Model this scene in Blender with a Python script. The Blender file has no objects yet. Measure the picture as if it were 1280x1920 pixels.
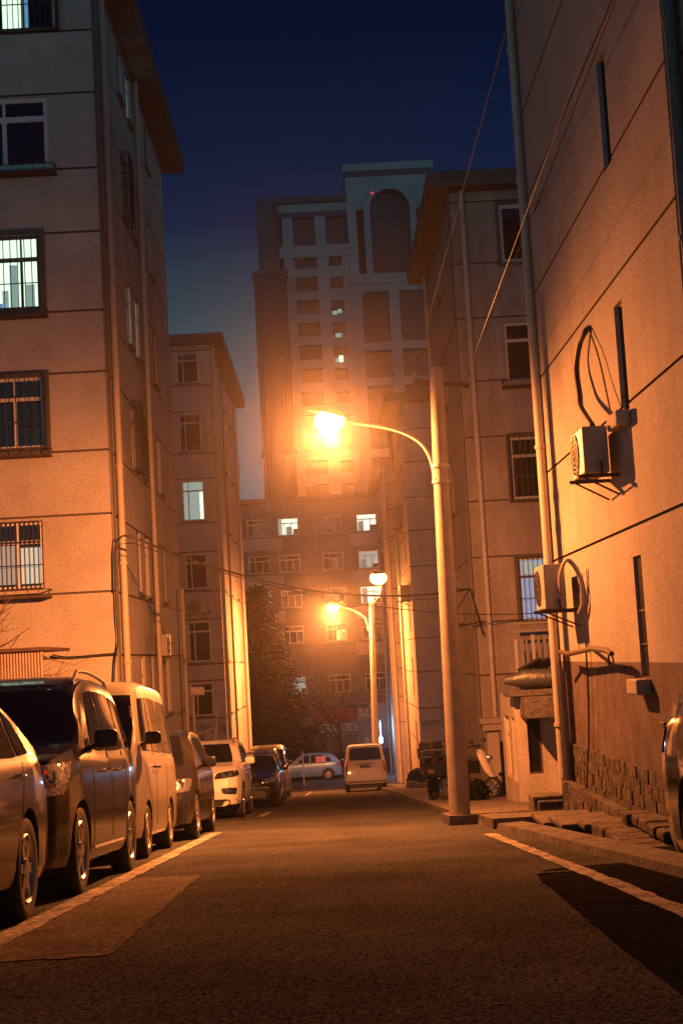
import bpy, math, random
from mathutils import Vector, Matrix
from mathutils.bvhtree import BVHTree
random.seed(7)
C = bpy.context.scene.collection
PI = math.pi
V = Vector

# ------------------------------------------------------------ camera, world, exposure
F, H = 2700.0, 0.8                       # focal length in photo pixels, eye height above the road
YC = V((-20, -275, F)).normalized()
_a = .056
ZC = V((-_a, 1, -(-_a * YC.x + YC.y) / YC.z)).normalized()
XC = ZC.cross(YC)
if XC.x < 0: XC = -XC
cam_d = bpy.data.cameras.new('camera'); cam = bpy.data.objects.new('camera', cam_d); C.objects.link(cam)
cam_d.sensor_fit = 'VERTICAL'; cam_d.sensor_height = 36; cam_d.lens = 36 * F / 1920
cam_d.clip_start = .05; cam_d.clip_end = 2000
# camera axes in world: right r, up u, forward f
r = V((XC.x, YC.x, ZC.x)); u = V((XC.y, YC.y, ZC.y)); f = V((XC.z, YC.z, ZC.z))
cam.matrix_world = Matrix(((r.x, u.x, -f.x, 0), (r.y, u.y, -f.y, 0), (r.z, u.z, -f.z, H), (0, 0, 0, 1)))
sc = bpy.context.scene
sc.camera = cam
sc.view_settings.view_transform = 'Standard'; sc.view_settings.look = 'None'
sc.view_settings.exposure = 0; sc.view_settings.gamma = 1
sc.cycles.use_denoising = True
sc.cycles.max_bounces = 4; sc.cycles.diffuse_bounces = 1; sc.cycles.volume_bounces = 0; sc.cycles.transparent_max_bounces = 12
sc.cycles.sample_clamp_indirect = 2.0; sc.cycles.caustics_reflective = False; sc.cycles.caustics_refractive = False

w = bpy.data.worlds.new('World'); sc.world = w; w.use_nodes = True
nt = w.node_tree; nt.nodes.clear()
wo = nt.nodes.new('ShaderNodeOutputWorld'); bg = nt.nodes.new('ShaderNodeBackground')
tc = nt.nodes.new('ShaderNodeTexCoord'); sx = nt.nodes.new('ShaderNodeSeparateXYZ'); cr = nt.nodes.new('ShaderNodeValToRGB')
nt.links.new(tc.outputs['Generated'], sx.inputs[0]); nt.links.new(sx.outputs['Z'], cr.inputs[0])
nt.links.new(cr.outputs[0], bg.inputs[0]); nt.links.new(bg.outputs[0], wo.inputs[0])
el = cr.color_ramp.elements
el[0].position = 0.0; el[0].color = (.09, .24, .30, 1)
el[1].position = 1.0; el[1].color = (.0002, .002, .014, 1)
for p, c in ((.05, (.06, .16, .20)), (.12, (.04, .115, .145)), (.19, (.022, .085, .105)), (.245, (.008, .048, .072)), (.30, (.0, .012, .048)), (.42, (.0003, .004, .022))):
    e = el.new(p); e.color = (*c, 1)
# sky brightened behind the viewer, an added cool fill for the facing walls
gm = nt.nodes.new('ShaderNodeMapRange'); nt.links.new(sx.outputs['Y'], gm.inputs[0])
gm.inputs[1].default_value = -.9; gm.inputs[2].default_value = .2; gm.inputs[3].default_value = 2.3; gm.inputs[4].default_value = 1.0
nt.links.new(gm.outputs[0], bg.inputs[1])

# ------------------------------------------------------------ pixel -> world helpers
def ray(px, py):
    d = V((px - 640, 960 - py, F)); return V((XC.dot(d), YC.dot(d), ZC.dot(d)))
def aty(px, py, Y):
    d = ray(px, py); return V((0, 0, H)) + d * (Y / d.y)
def atx(px, py, X):
    d = ray(px, py); return V((0, 0, H)) + d * (X / d.x)
SL = .078
def gz(y): return -SL * y if y < 80 else -SL * 80
# ------------------------------------------------------------ materials
def _n(nt, t, **k):
    n = nt.nodes.new(t)
    for a, b in k.items(): setattr(n, a, b)
    return n
def mat(name, col, *a_, **k_):
    bd = k_.pop('bd', .02); return _mat(name, col, *a_, bd=bd, **k_)
def _mat(name, col, rough=.6, metal=0, coat=0, var=0, scale=3, bump=0, bscale=60, streak=0, spec=.5, emit=None, es=1, speck=0, sscale=22, bd=.02, dirt=None):
    m = bpy.data.materials.new(name); m.use_nodes = True
    t = m.node_tree; b = t.nodes['Principled BSDF']
    b.inputs['Base Color'].default_value = (*col, 1); b.inputs['Roughness'].default_value = rough
    b.inputs['Metallic'].default_value = metal; b.inputs['Coat Weight'].default_value = coat * .75
    b.inputs['Coat Roughness'].default_value = .04; b.inputs['Specular IOR Level'].default_value = spec
    tcn = _n(t, 'ShaderNodeTexCoord'); L = t.links.new
    geo = _n(t, 'ShaderNodeNewGeometry')
    cur = None
    if var or speck or streak:
        base = _n(t, 'ShaderNodeRGB'); base.outputs[0].default_value = (*col, 1); cur = base.outputs[0]
    def mixin(src, lo, hi):
        nonlocal cur
        mr = _n(t, 'ShaderNodeMapRange'); mr.inputs[1].default_value = .32; mr.inputs[2].default_value = .68
        mr.inputs[3].default_value = lo; mr.inputs[4].default_value = hi; L(src, mr.inputs[0])
        mx = _n(t, 'ShaderNodeMix', data_type='RGBA', blend_type='MULTIPLY'); mx.inputs[0].default_value = 1
        L(cur, mx.inputs[6]); L(mr.outputs[0], mx.inputs[7]); cur = mx.outputs[2]
    if var:
        nz = _n(t, 'ShaderNodeTexNoise'); nz.inputs['Scale'].default_value = scale; nz.inputs['Detail'].default_value = 8
        nz.inputs['Roughness'].default_value = .65; L(geo.outputs['Position'], nz.inputs['Vector']); mixin(nz.outputs[0], 1 - var, 1 + var)
    if speck:
        nz = _n(t, 'ShaderNodeTexNoise'); nz.inputs['Scale'].default_value = sscale; nz.inputs['Detail'].default_value = 3
        L(geo.outputs['Position'], nz.inputs['Vector']); mixin(nz.outputs[0], 1 - speck, 1 + speck)
    if streak:
        mp = _n(t, 'ShaderNodeMapping'); mp.inputs['Scale'].default_value = (2.2, 2.2, .16); L(geo.outputs['Position'], mp.inputs[0])
        nz = _n(t, 'ShaderNodeTexNoise'); nz.inputs['Scale'].default_value = 1.7; nz.inputs['Detail'].default_value = 9
        nz.inputs['Roughness'].default_value = .7
        L(mp.outputs[0], nz.inputs['Vector']); mixin(nz.outputs[0], 1 - streak, 1 + streak * .6)
    if cur: L(cur, b.inputs['Base Color'])
    if bump:
        nz = _n(t, 'ShaderNodeTexNoise'); nz.inputs['Scale'].default_value = bscale; nz.inputs['Detail'].default_value = 6
        L(geo.outputs['Position'], nz.inputs['Vector'])
        bp = _n(t, 'ShaderNodeBump'); bp.inputs['Strength'].default_value = bump; bp.inputs['Distance'].default_value = bd
        L(nz.outputs[0], bp.inputs['Height']); L(bp.outputs[0], b.inputs['Normal'])
    if emit:
        b.inputs['Emission Color'].default_value = (*emit, 1); b.inputs['Emission Strength'].default_value = es
        m.cycles.emission_sampling = 'NONE'
    return m

M = {}
M['plaster'] = mat('plaster', (.37, .34, .31), .92, var=.2, scale=.45, bump=.7, bscale=30, streak=.07, speck=.14, spec=.15)
M['plaster2'] = mat('plaster_pale', (.42, .385, .345), .9, var=.14, scale=1.1, speck=.14, bump=.3, bscale=40, streak=.18, spec=.15)
M['plaster3'] = mat('plaster_brown', (.31, .275, .245), .92, var=.18, scale=.8, speck=.14, bump=.3, bscale=40, streak=.25, spec=.15)
M['dado'] = mat('dado_render', (.125, .10, .10), .95, var=.3, scale=2.5, bump=.6, bscale=35, speck=.15, streak=.12, spec=.1)
M['groove'] = mat('joint', (.07, .06, .055), .9)
M['conc'] = mat('concrete', (.125, .115, .108), .92, var=.45, scale=3.5, speck=.3, bump=.6, bscale=35, spec=.05, bd=.01)
M['poleconc'] = mat('pole_concrete', (.36, .32, .28), .85, var=.15, scale=5, bump=.4, bscale=60, streak=.15, spec=.2)
M['stone'] = mat('rough_stone', (.085, .075, .07), .97, speck=.5, sscale=14, var=.6, scale=5, bump=1.0, bscale=18, spec=.15)
M['asphalt'] = mat('asphalt', (.070, .070, .070), .95, var=.35, scale=.5, speck=1.0, sscale=58, bump=.6, bscale=45, spec=0, bd=.004)
M['asphalt_new_and_shade'] = mat('asphalt_dark_and_shade', (.015, .015, .017), .95, var=.25, scale=2, speck=.5, bump=.3, bscale=70, spec=0, bd=.003)  # dark repair asphalt, also the painted shade in the gutter
M['asphalt_pale'] = mat('asphalt_pale', (.13, .115, .10), .88, var=.22, scale=2.2, speck=.55, sscale=30, bump=.4, bscale=70, spec=0, bd=.004)
M['line'] = mat('road_paint', (.30, .28, .25), .9, var=.5, scale=3, speck=.6, bump=.3, bscale=60, bd=.004, spec=0)
M['pave'] = mat('pavement', (.14, .125, .115), .95, var=.4, scale=2.5, speck=.4, bump=.7, bscale=30, spec=.02, bd=.008)
M['whiteframe'] = mat('window_frame', (.55, .53, .50), .5)
M['darkframe'] = mat('window_surround', (.07, .065, .06), .6)
M['glass'] = mat('dark_glass', (.006, .009, .013), .08, spec=.6)
M['iron'] = mat('iron_bars', (.035, .03, .028), .55, metal=.4)
M['rust'] = mat('rusty_iron', (.06, .034, .026), .8, var=.3, scale=14)
M['pipe'] = mat('drain_pipe', (.44, .40, .35), .55, var=.12, scale=3)
M['pipedark'] = mat('drain_pipe_grey', (.17, .15, .14), .7, var=.2, scale=3)
M['cable'] = mat('cable', (.012, .011, .011), .6)
M['wirebright'] = mat('bare_wire', (.055, .048, .042), .5, metal=.3)
M['acwhite'] = mat('ac_case', (.30, .29, .27), .5, var=.12, scale=6)
M['acdark'] = mat('ac_grille', (.03, .03, .03), .6)
M['roof'] = mat('roof_slab', (.11, .095, .09), .85, var=.2, scale=2)
M['tyre'] = mat('tyre', (.012, .012, .012), .8, bump=.3, bscale=80)
M['rim'] = mat('alloy', (.55, .54, .52), .25, metal=.9)
M['chrome'] = mat('chrome', (.8, .8, .78), .08, metal=1)
M['blackplastic'] = mat('black_plastic', (.014, .014, .015), .45)
M['carglass'] = mat('car_glass', (.008, .009, .011), .04, spec=.8)
M['lampglass'] = mat('headlight_glass', (.62, .62, .62), .12, coat=1, metal=.85, bump=1.0, bscale=26)
M['redlens'] = mat('red_lens', (.32, .015, .012), .1, coat=1)
M['plate_w'] = mat('plate', (.45, .46, .5), .4)
M['plate_b'] = mat('plate_blue', (.03, .06, .25), .4)
def paint(n, c, metal=.5, rough=.32): return mat(n, c, rough, metal=metal, coat=.9, bump=.03, bscale=3)
M['lit'] = mat('lit_window', (.5, .5, .45), .6, emit=(.74, 1.0, .74), es=1.2)
M['litblue'] = mat('lit_window_blue', (.3, .35, .4), .6, emit=(.10, .30, .50), es=.75)
M['litdim'] = mat('lit_window_dim', (.3, .35, .35), .6, emit=(.42, .74, .66), es=.42)
M['curtain'] = mat('curtain_glow', (.2, .25, .28), .8, emit=(.16, .24, .25), es=.55)

# ------------------------------------------------------------ mesh builder
ORG = {}
def cr(pts, n=6):
    P_ = [V(p) for p in pts]; o = []
    for i in range(len(P_) - 1):
        p0, p1, p2, p3 = P_[max(i - 1, 0)], P_[i], P_[i + 1], P_[min(i + 2, len(P_) - 1)]
        for k in range(n):
            t = k / n; o.append(.5 * ((2 * p1) + (p2 - p0) * t + (2 * p0 - 5 * p1 + 4 * p2 - p3) * t * t + (3 * p1 - p0 - 3 * p2 + p3) * t ** 3))
    return o + [P_[-1]]
class MB:
    def __init__(s): s.v = []; s.f = []; s.m = []; s.fl = False
    def face(s, pts, m=0):
        i = len(s.v); s.v += [tuple(p) for p in pts]; s.f.append(tuple(range(i, i + len(pts)))); s.m.append(m)
    def box(s, x0, x1, y0, y1, z0, z1, m=0): s.ob(V((0, 0, 0)), V((1, 0, 0)), V((0, 1, 0)), V((0, 0, 1)), x0, x1, y0, y1, z0, z1, m)
    def ob(s, o, a, b, c, x0, x1, y0, y1, z0, z1, m=0):
        i = len(s.v)
        for z in (z0, z1):
            for x, y in ((x0, y0), (x1, y0), (x1, y1), (x0, y1)): s.v.append(tuple(o + a * x + b * y + c * z))
        for q in ((0, 3, 2, 1), (4, 5, 6, 7), (0, 1, 5, 4), (1, 2, 6, 5), (2, 3, 7, 6), (3, 0, 4, 7)):
            s.f.append(tuple(i + k for k in q)); s.m.append(m)
    def tube(s, pts, r, n=8, m=0, cap=True):
        pts = [V(p) for p in pts]; R = r if isinstance(r, (list, tuple)) else [r] * len(pts)
        i0 = len(s.v); up = V((0, 0, 1))
        d0 = (pts[1] - pts[0]).normalized()
        a = d0.cross(up if abs(d0.z) < .9 else V((1, 0, 0))).normalized()
        for k, p in enumerate(pts):
            d = (pts[min(k + 1, len(pts) - 1)] - pts[max(k - 1, 0)]).normalized()
            a = (a - d * a.dot(d)).normalized(); b = d.cross(a)
            for j in range(n):
                t = 2 * PI * j / n; s.v.append(tuple(p + (a * math.cos(t) + b * math.sin(t)) * R[k]))
        for k in range(len(pts) - 1):
            for j in range(n):
                q = (i0 + k * n + j, i0 + k * n + (j + 1) % n, i0 + (k + 1) * n + (j + 1) % n, i0 + (k + 1) * n + j)
                s.f.append(q); s.m.append(m)
        if cap:
            s.f.append(tuple(i0 + j for j in reversed(range(n)))); s.m.append(m)
            e = i0 + (len(pts) - 1) * n; s.f.append(tuple(e + j for j in range(n))); s.m.append(m)
    def lathe(s, o, ax, prof, n=24, m=0):
        """prof: (radius, along axis); ax: axis vector"""
        ax = V(ax).normalized(); a = ax.cross(V((0, 0, 1)) if abs(ax.z) < .9 else V((1, 0, 0))).normalized(); b = ax.cross(a)
        i0 = len(s.v)
        for (r_, h) in prof:
            for j in range(n):
                t = 2 * PI * j / n; s.v.append(tuple(V(o) + ax * h + (a * math.cos(t) + b * math.sin(t)) * max(r_, .0005)))
        for k in range(len(prof) - 1):
            for j in range(n):
                s.f.append((i0 + k * n + j, i0 + k * n + (j + 1) % n, i0 + (k + 1) * n + (j + 1) % n, i0 + (k + 1) * n + j)); s.m.append(m)
    def ball(s, o, rx, ry, rz, n=12, m=0):
        i0 = len(s.v); o = V(o)
        for k in range(n + 1):
            p = PI * k / n
            for j in range(2 * n):
                t = PI * j / n; s.v.append((o.x + rx * math.sin(p) * math.cos(t), o.y + ry * math.sin(p) * math.sin(t), o.z + rz * math.cos(p)))
        for k in range(n):
            for j in range(2 * n):
                s.f.append((i0 + k * 2 * n + j, i0 + (k + 1) * 2 * n + j, i0 + (k + 1) * 2 * n + (j + 1) % (2 * n), i0 + k * 2 * n + (j + 1) % (2 * n))); s.m.append(m)
    def build(s, name, mats, parent=None, smooth=False, local=False, bevel=0):
        if not isinstance(mats, (list, tuple)): mats = [mats]
        me = bpy.data.meshes.new(name); vs = s.v
        og = V((0, 0, 0))
        if parent is not None and not local:
            og = ORG.get(parent.name, V((0, 0, 0))); vs = [(a - og.x, b - og.y, c - og.z) for a, b, c in vs]
        me.from_pydata(vs, [], s.f)
        for m in mats: me.materials.append(m)
        me.polygons.foreach_set('material_index', s.m)
        if smooth:
            import bmesh
            bm = bmesh.new(); bm.from_mesh(me); bmesh.ops.remove_doubles(bm, verts=bm.verts, dist=1e-5); bm.to_mesh(me); bm.free()
            me.polygons.foreach_set('use_smooth', [True] * len(me.polygons)); me.set_sharp_from_angle(angle=math.radians(38))
        me.update()
        o = bpy.data.objects.new(name, me); C.objects.link(o)
        if parent is not None: o.parent = parent; ORG[o.name] = og
        if bevel:
            b = o.modifiers.new('bevel', 'BEVEL'); b.width = bevel; b.segments = 2; b.limit_method = 'ANGLE'
        return o
def tag(o, label=None, cat=None, group=None, kind=None):
    if label: o['label'] = label
    if cat: o['category'] = cat
    if group: o['group'] = group
    if kind: o['kind'] = kind
    return o
def thing(name, label, cat, loc=(0, 0, 0), rot=(0, 0, 0), group=None):
    o = bpy.data.objects.new(name, None); C.objects.link(o); o.location = loc; o.rotation_euler = rot
    o.empty_display_size = .2; ORG[o.name] = V(loc); tag(o, label, cat, group); return o
def struct(name, mb, m, **k): return tag(mb.build(name, m, **k), kind='structure')

# ------------------------------------------------------------ ground
def worn(mb, x0, x1, y0, y1, dz, seed=0):
    rnd = random.Random(seed); n = max(6, int((y1 - y0) / .22)); pr = None
    for k in range(n + 1):
        y = y0 + (y1 - y0) * k / n; q = (x0 + rnd.uniform(-.012, .014), x1 + rnd.uniform(-.014, .012), y)
        if pr: mb.face([(pr[0], pr[2], gz(pr[2]) + dz), (pr[1], pr[2], gz(pr[2]) + dz), (q[1], y, gz(y) + dz), (q[0], y, gz(y) + dz)])
        pr = q
def strip(x0, x1, ys, dz, m=0, mb=None):
    mb = mb or MB()
    for a, b in zip(ys, ys[1:]):
        mb.face([(x0, a, gz(a) + dz), (x1, a, gz(a) + dz), (x1, b, gz(b) + dz), (x0, b, gz(b) + dz)], m)
    return mb
mb = MB(); strip(-150, 150, [-30, 0, 10, 20, 40, 60, 80, 110, 400], 0, 0, mb); struct('road', mb, M['asphalt'])
mb = MB()
worn(mb, -1.97, -1.80, 3, 22.3, .008, 1); worn(mb, 1.66, 1.79, 5, 17.0, .008, 2)
strip(-1.66, -1.53, [30, 33.5], .008, 0, mb); strip(-1.3, -1.2, [55, 68], .008, 0, mb); strip(1.85, 1.97, [34, 55], .008, 0, mb)
mb.face([(-1.3, 64.2, gz(64.2) + .008), (.35, 64.2, gz(64.2) + .008), (.35, 64.9, gz(64.9) + .008), (-1.3, 64.9, gz(64.9) + .008)])
struct('road_marking', mb, M['line'])
mb = MB()   # worn bay ticks
for (xa, xb, ya, yb) in ((1.36, 1.66, 10.52, 10.6), (1.42, 1.64, 6.15, 6.2), (-1.5, -1.1, 38, 38.3)):
    mb.face([(xa, ya, gz(ya) + .012), (xb, ya, gz(ya) + .012), (xb, yb, gz(yb) + .012), (xa, yb, gz(yb) + .012)])
struct('road_marking', mb, mat('worn_paint', (.12, .115, .10), .9, spec=0, var=.3, scale=9))
mb = MB()
rj = random.Random(3)
pts = [(-1.80, 7.05)] + [(-1.80 + .067 * k, 7.05 + rj.uniform(-.03, .03)) for k in range(1, 10)] + [(-1.13 - .004 * k + rj.uniform(-.012, .012), 7.08 + .275 * k) for k in range(20)] + [(-1.22 - .08 * k, 12.6 + rj.uniform(-.06, .06)) for k in range(7)] + [(-1.80, 12.6)]
mb.face([(x, y, gz(y) + .005) for x, y in pts])
struct('road_patch', mb, M['asphalt_pale'])
mb = MB()
pts = [(1.06, 3), (2.6, 3), (2.5, 9), (2.25, 11.2), (1.75, 11.1), (1.50, 10.9), (1.38, 10.45), (1.33, 9.9), (1.31, 9.3), (1.27, 8.4), (1.22, 7.5), (1.17, 6.5), (1.12, 5.2)]
pj = []
for (xa, ya), (xb, yb) in zip(pts, pts[1:] + pts[:1]):
    n_ = max(1, int(math.hypot(xb - xa, yb - ya) / .12))
    for k in range(n_): pj.append((xa + (xb - xa) * k / n_ + rj.uniform(-.004, .004), ya + (yb - ya) * k / n_ + rj.uniform(-.004, .004)))
mb.face([(x, y, gz(y) + .004) for x, y in pj])
struct('road_patch', mb, M['asphalt_new_and_shade'])
mb = MB()
mb.face([(x, y, gz(y) + .006) for x, y in ((2.4, 4), (3.27, 4), (3.27, 18.1), (2.25, 18.1), (2.3, 14))])
struct('gutter_shade', mb, M['asphalt_new_and_shade'])  # flat dark sheet standing in for the shade of the gutter recess
# raised pavements
mb = MB()
for a, b in ((18.2, 20.05), (20.05, 21.6), (21.6, 33.6), (33.6, 56), (56, 80), (80, 87)):
    xa = {18.2: 1.9, 20.05: 1.5}.get(a, 1.72)
    if a == 20.05: mb.face([(xa, a, gz(a) - .02), (2, a, gz(a) - .02), (2, a, gz(a) + .13), (xa, a, gz(a) + .13)])
    mb.face([(xa, a, gz(a) + .13), (8, a, gz(a) + .13), (8, b, gz(b) + .13), (xa, b, gz(b) + .13)])
    mb.face([(xa, a, gz(a) - .02), (xa, a, gz(a) + .13), (xa, b, gz(b) + .13), (xa, b, gz(b) - .02)])
mb.face([(1.9, 18.2, gz(18.2) - .02), (8, 18.2, gz(18.2) - .02), (8, 18.2, gz(18.2) + .13), (1.9, 18.2, gz(18.2) + .13)])
struct('pavement', mb, M['pave'])
mb = MB()
for a, b in ((5, 30), (30, 56), (56, 80), (80, 87)):
    mb.face([(-30, a, gz(a) + .10), (-3.95, a, gz(a) + .10), (-3.95, b, gz(b) + .10), (-30, b, gz(b) + .10)])
    mb.face([(-3.95, a, gz(a) + .10), (-3.95, a, gz(a) - .02), (-3.95, b, gz(b) - .02), (-3.95, b, gz(b) + .10)])
mb.face([(-30, 5, gz(5) - .02), (-3.95, 5, gz(5) - .02), (-3.95, 5, gz(5) + .1), (-30, 5, gz(5) + .1)])
struct('pavement', mb, M['pave'])
# curved kerb on the right
mb = MB(); kp = [(1.85, 21.2), (1.90, 19.0), (1.96, 17.4), (2.02, 15.6), (2.06, 13.6), (2.12, 11.6), (2.2, 9.0), (2.25, 6)]
for (xa, ya), (xb, yb) in zip(kp, kp[1:]):
    for (o0, h0), (o1, h1) in (((0, -.02), (0.02, .07)), ((0.02, .07), (.34, .08)), ((.34, .08), (.36, -.02))):
        mb.face([(xa + o0, ya, gz(ya) + h0), (xa + o1, ya, gz(ya) + h1), (xb + o1, yb, gz(yb) + h1), (xb + o0, yb, gz(yb) + h0)])
struct('kerb', mb, M['conc'])

# ------------------------------------------------------------ facades
class Fr:
    def __init__(s, o, u_, n): s.o = V(o); s.u = V(u_); s.n = V(n); s.z = V((0, 0, 1))
    def box(s, mb, u0, u1, d0, d1, z0, z1, m=0): mb.ob(s.o, s.u, s.n, s.z, u0, u1, d0, d1, z0, z1, m)
    def p(s, u_, d, z): return s.o + s.u * u_ + s.n * d + s.z * z
def wall(mb, fr, u0, u1, z0, z1, holes, zones=()):
    """front face in cells; holes = (u0,u1,z0,z1,depth,mat); zones = (z0,z1,mat)"""
    us = sorted({u0, u1} | {min(max(x, u0), u1) for h in holes for x in h[:2]})
    zs = sorted({z0, z1} | {min(max(x, z0), z1) for h in holes for x in h[2:4]} | {x for z in zones for x in z[:2] if z0 < x < z1})
    def cell(i, j):
        if i < 0 or j < 0 or i >= len(us) - 1 or j >= len(zs) - 1: return (0, -1)
        cu = (us[i] + us[i + 1]) / 2; cz = (zs[j] + zs[j + 1]) / 2; d = 0; m = 0
        for z in zones:
            if z[0] < cz < z[1]: m = z[2]
        for h in holes:
            if h[0] < cu < h[1] and h[2] < cz < h[3] and h[4] > d: d = h[4]; m = h[5]
        return (d, m)
    for i in range(len(us) - 1):
        for j in range(len(zs) - 1):
            d, m = cell(i, j); a, b, c, e = us[i], us[i + 1], zs[j], zs[j + 1]
            mb.face([fr.p(a, -d, c), fr.p(b, -d, c), fr.p(b, -d, e), fr.p(a, -d, e)], m)
            d2, m2 = cell(i + 1, j)
            if m2 >= 0 and abs(d2 - d) > 1e-4: mb.face([fr.p(b, -d, c), fr.p(b, -d2, c), fr.p(b, -d2, e), fr.p(b, -d, e)], 0 if max(d, d2) > .05 else 1)
            d2, m2 = cell(i, j + 1)
            if m2 >= 0 and abs(d2 - d) > 1e-4: mb.face([fr.p(a, -d, e), fr.p(b, -d, e), fr.p(b, -d2, e), fr.p(a, -d2, e)], 0 if max(d, d2) > .05 else 1)
def groove(u0, u1, z, h=.045): return (u0, u1, z - h / 2, z + h / 2, .03, 1)
WD = .17
def hole(a, b, c, d): return (a, b, c, d, WD, 1)
def window(fr, root, a, b, c, d, glass='glass', bars=None, be=.06, trans=.30, mull=(.5,), surround=0, cage=0, sill=1, frame='whiteframe', t=.06, tray=0, curtain=None, low=None):
    """framed window in an opening; bars = spacing of a grille; cage = depth of a projecting cage"""
    mb = MB(); D = -.12
    for q in ((a, a + t, c, d), (b - t, b, c, d), (a + t, b - t, c, c + t), (a + t, b - t, d - t, d)): fr.box(mb, q[0], q[1], D, D + .07, q[2], q[3])
    zt = d - (d - c) * trans
    if trans: fr.box(mb, a + t, b - t, D + .003, D + .066, zt - t * .6, zt + t * .6)
    for mm in mull:
        um = a + (b - a) * mm; fr.box(mb, um - t * .45, um + t * .45, D + .006, D + .062, c + t, (zt - t * .6) if trans else d - t)
    if trans and mull: um = a + (b - a) * mull[0]; fr.box(mb, um - t * .3, um + t * .3, D + .006, D + .062, zt + t * .6, d - t)
    wn = mb.build('window', M[frame], root)
    mb = MB(); fr.box(mb, a + t * .5, b - t * .5, D + .015, D + .03, c + t * .5, d - t * .5); mb.build('pane', M[glass], wn)
    if curtain:   # curtain or blind seen behind the glass line
        for (ca, cb, cc, cd, cm) in curtain:
            mb = MB(); W_, H_ = b - a, d - c
            fr.box(mb, a + ca * W_, a + cb * W_, D + .034, D + .042, c + cc * H_, c + cd * H_); mb.build('curtain', M[cm], wn)
    if surround:
        mb = MB(); s_ = surround
        for q in ((a - s_, a - .002, c - s_, d + s_), (b + .002, b + s_, c - s_, d + s_), (a - .002, b + .002, d + .002, d + s_), (a - .002, b + .002, c - s_, c - .002)):
            fr.box(mb, q[0], q[1], .002, .05, q[2], q[3])
        mb.build('surround', M['darkframe'], wn)
    if bars:
        mb = MB(); e = be + cage; n = max(2, int((b - a) / bars)); g = cage and .06
        for k in range(n + 1):
            x = a - g + (b - a + 2 * g) * k / n; fr.box(mb, x - .008, x + .008, e, e + .016, c - g, d + g)
        for z in (c - g, zt, (c + zt) / 2, d + g): fr.box(mb, a - g, b + g, e + .017, e + .03, z - .01, z + .01)
        if cage:
            for z in (c - g, zt, d + g):
                for x in (a - g, b + g): fr.box(mb, x - .01, x + .01, .0, e, z - .01, z + .01)
            for k in range(1, 4):
                for x in (a - g, b + g): fr.box(mb, x - .007, x + .007, e * k / 4 - .007, e * k / 4 + .007, c - g, d + g)
        else:
            for x in (a, b): 
                for z in (c + .1, d - .1): fr.box(mb, x - .008, x + .008, -.1, e, z - .008, z + .008)
        mb.build('window_bars', M['iron'], wn)
    if tray:
        mb = MB(); e = .34; x0, x1 = a - .15, b + tray
        fr.box(mb, x0, x1, .002, e, c - .20, c - .165)
        for q in ((x0, x0 + .02), (x1 - .02, x1)): fr.box(mb, q[0], q[1], .002, e, c - .05, c - .03); fr.box(mb, q[0], q[1], e - .02, e, c - .165, c - .05)
        fr.box(mb, x0 + .02, x1 - .02, e - .02, e, c - .05, c - .03)
        k = x0 + .2
        while k < x1 - .1: fr.box(mb, k, k + .012, e - .016, e - .004, c - .165, c - .05); k += .22
        mb.build('planter_tray', M['rust'], wn)
    elif sill:
        mb = MB(); fr.box(mb, a - .06, b + .06, -.1, .07, c - .06, c - .005); mb.build('sill', M['conc'], wn)
    return wn
def pipe(root, x, y, z0, z1, r_=.055, m='pipe', brackets=True):
    mb = MB(); mb.tube([(x, y, z0), (x, y, z1)], r_, 12)
    z = z0 + 1.2
    while brackets and z < z1: mb.tube([(x, y, z), (x, y, z + .05)], r_ * 1.28, 12); z += 2.0
    return mb.build('downpipe', M[m], root, smooth=True)
def eave(root, x0, x1, y0, y1, z, th=.32, m='roof'):
    mb = MB(); mb.box(x0, x1, y0, y1, z, z + th * .55); mb.box(x0 - .04, x1 + .04, y0 - .04, y1 + .04, z + th * .55 + .002, z + th)
    return mb.build('roof', M[m], root)
ST = 2.83
# ---- left apartment block, near
LX = -4.2
lb1 = thing('apartment_block', 'tall plastered apartment block at the left edge with barred lit window', 'building', (LX, 28.5, gz(28.5)))
frA = Fr((LX, 28.5, 0), (-1, 0, 0), (0, -1, 0))           # faces the viewer, u runs left from the corner
frB = Fr((LX, 28.5, 0), (0, 1, 0), (1, 0, 0))             # faces the street
zb = gz(42) - .3; zt_ = 15.45; W1 = 9.5; D1 = 12.8
sills = [-.45, 2.37, 5.2, 8.05, 11.01, 13.93]
lint = [1.11, 3.92, 6.79, 9.68, 12.6, 15.3]
wa = {0: (1.55, 3.2, -.35, .98), 1: (1.36, 2.9, 2.50, 3.83), 2: (1.26, 2.86, 5.30, 6.74), 3: (1.24, 2.8, 8.13, 9.66), 4: (.96, 2.7, 11.07, 12.56), 5: (.74, 2.4, 14.0, 15.3)}
mb = MB(); hs = [hole(*wa[k]) for k in wa]
for z in sills + lint: hs.append(groove(0, W1, z))
for k in wa: hs.append(hole(5.2, 6.9, wa[k][2], wa[k][3]))
wall(mb, frA, 0, W1, zb, zt_, hs)
wb = []
for s_, l_ in zip(sills, lint):
    wb.append((3.7, 4.35, s_ + .12, l_ - .02)); wb.append((5.2, 5.9, s_ + .12, l_ - .02)); wb.append((8.6, 9.3, s_ + .12, l_ - .02))
hs = [hole(*q) for q in wb] + [groove(0, D1, z) for z in sills + lint]
wall(mb, frB, 0, D1, zb, zt_, hs)
mb.face([(LX, 28.5 + D1, zb), (LX - W1, 28.5 + D1, zb), (LX - W1, 28.5 + D1, zt_), (LX, 28.5 + D1, zt_)])
mb.face([(LX - W1, 28.5 + D1, zb), (LX - W1, 28.5, zb), (LX - W1, 28.5, zt_), (LX - W1, 28.5 + D1, zt_)])
mb.build('wall', [M['plaster'], M['groove']], lb1)
window(frA, lb1, *wa[0], bars=.12)
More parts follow.
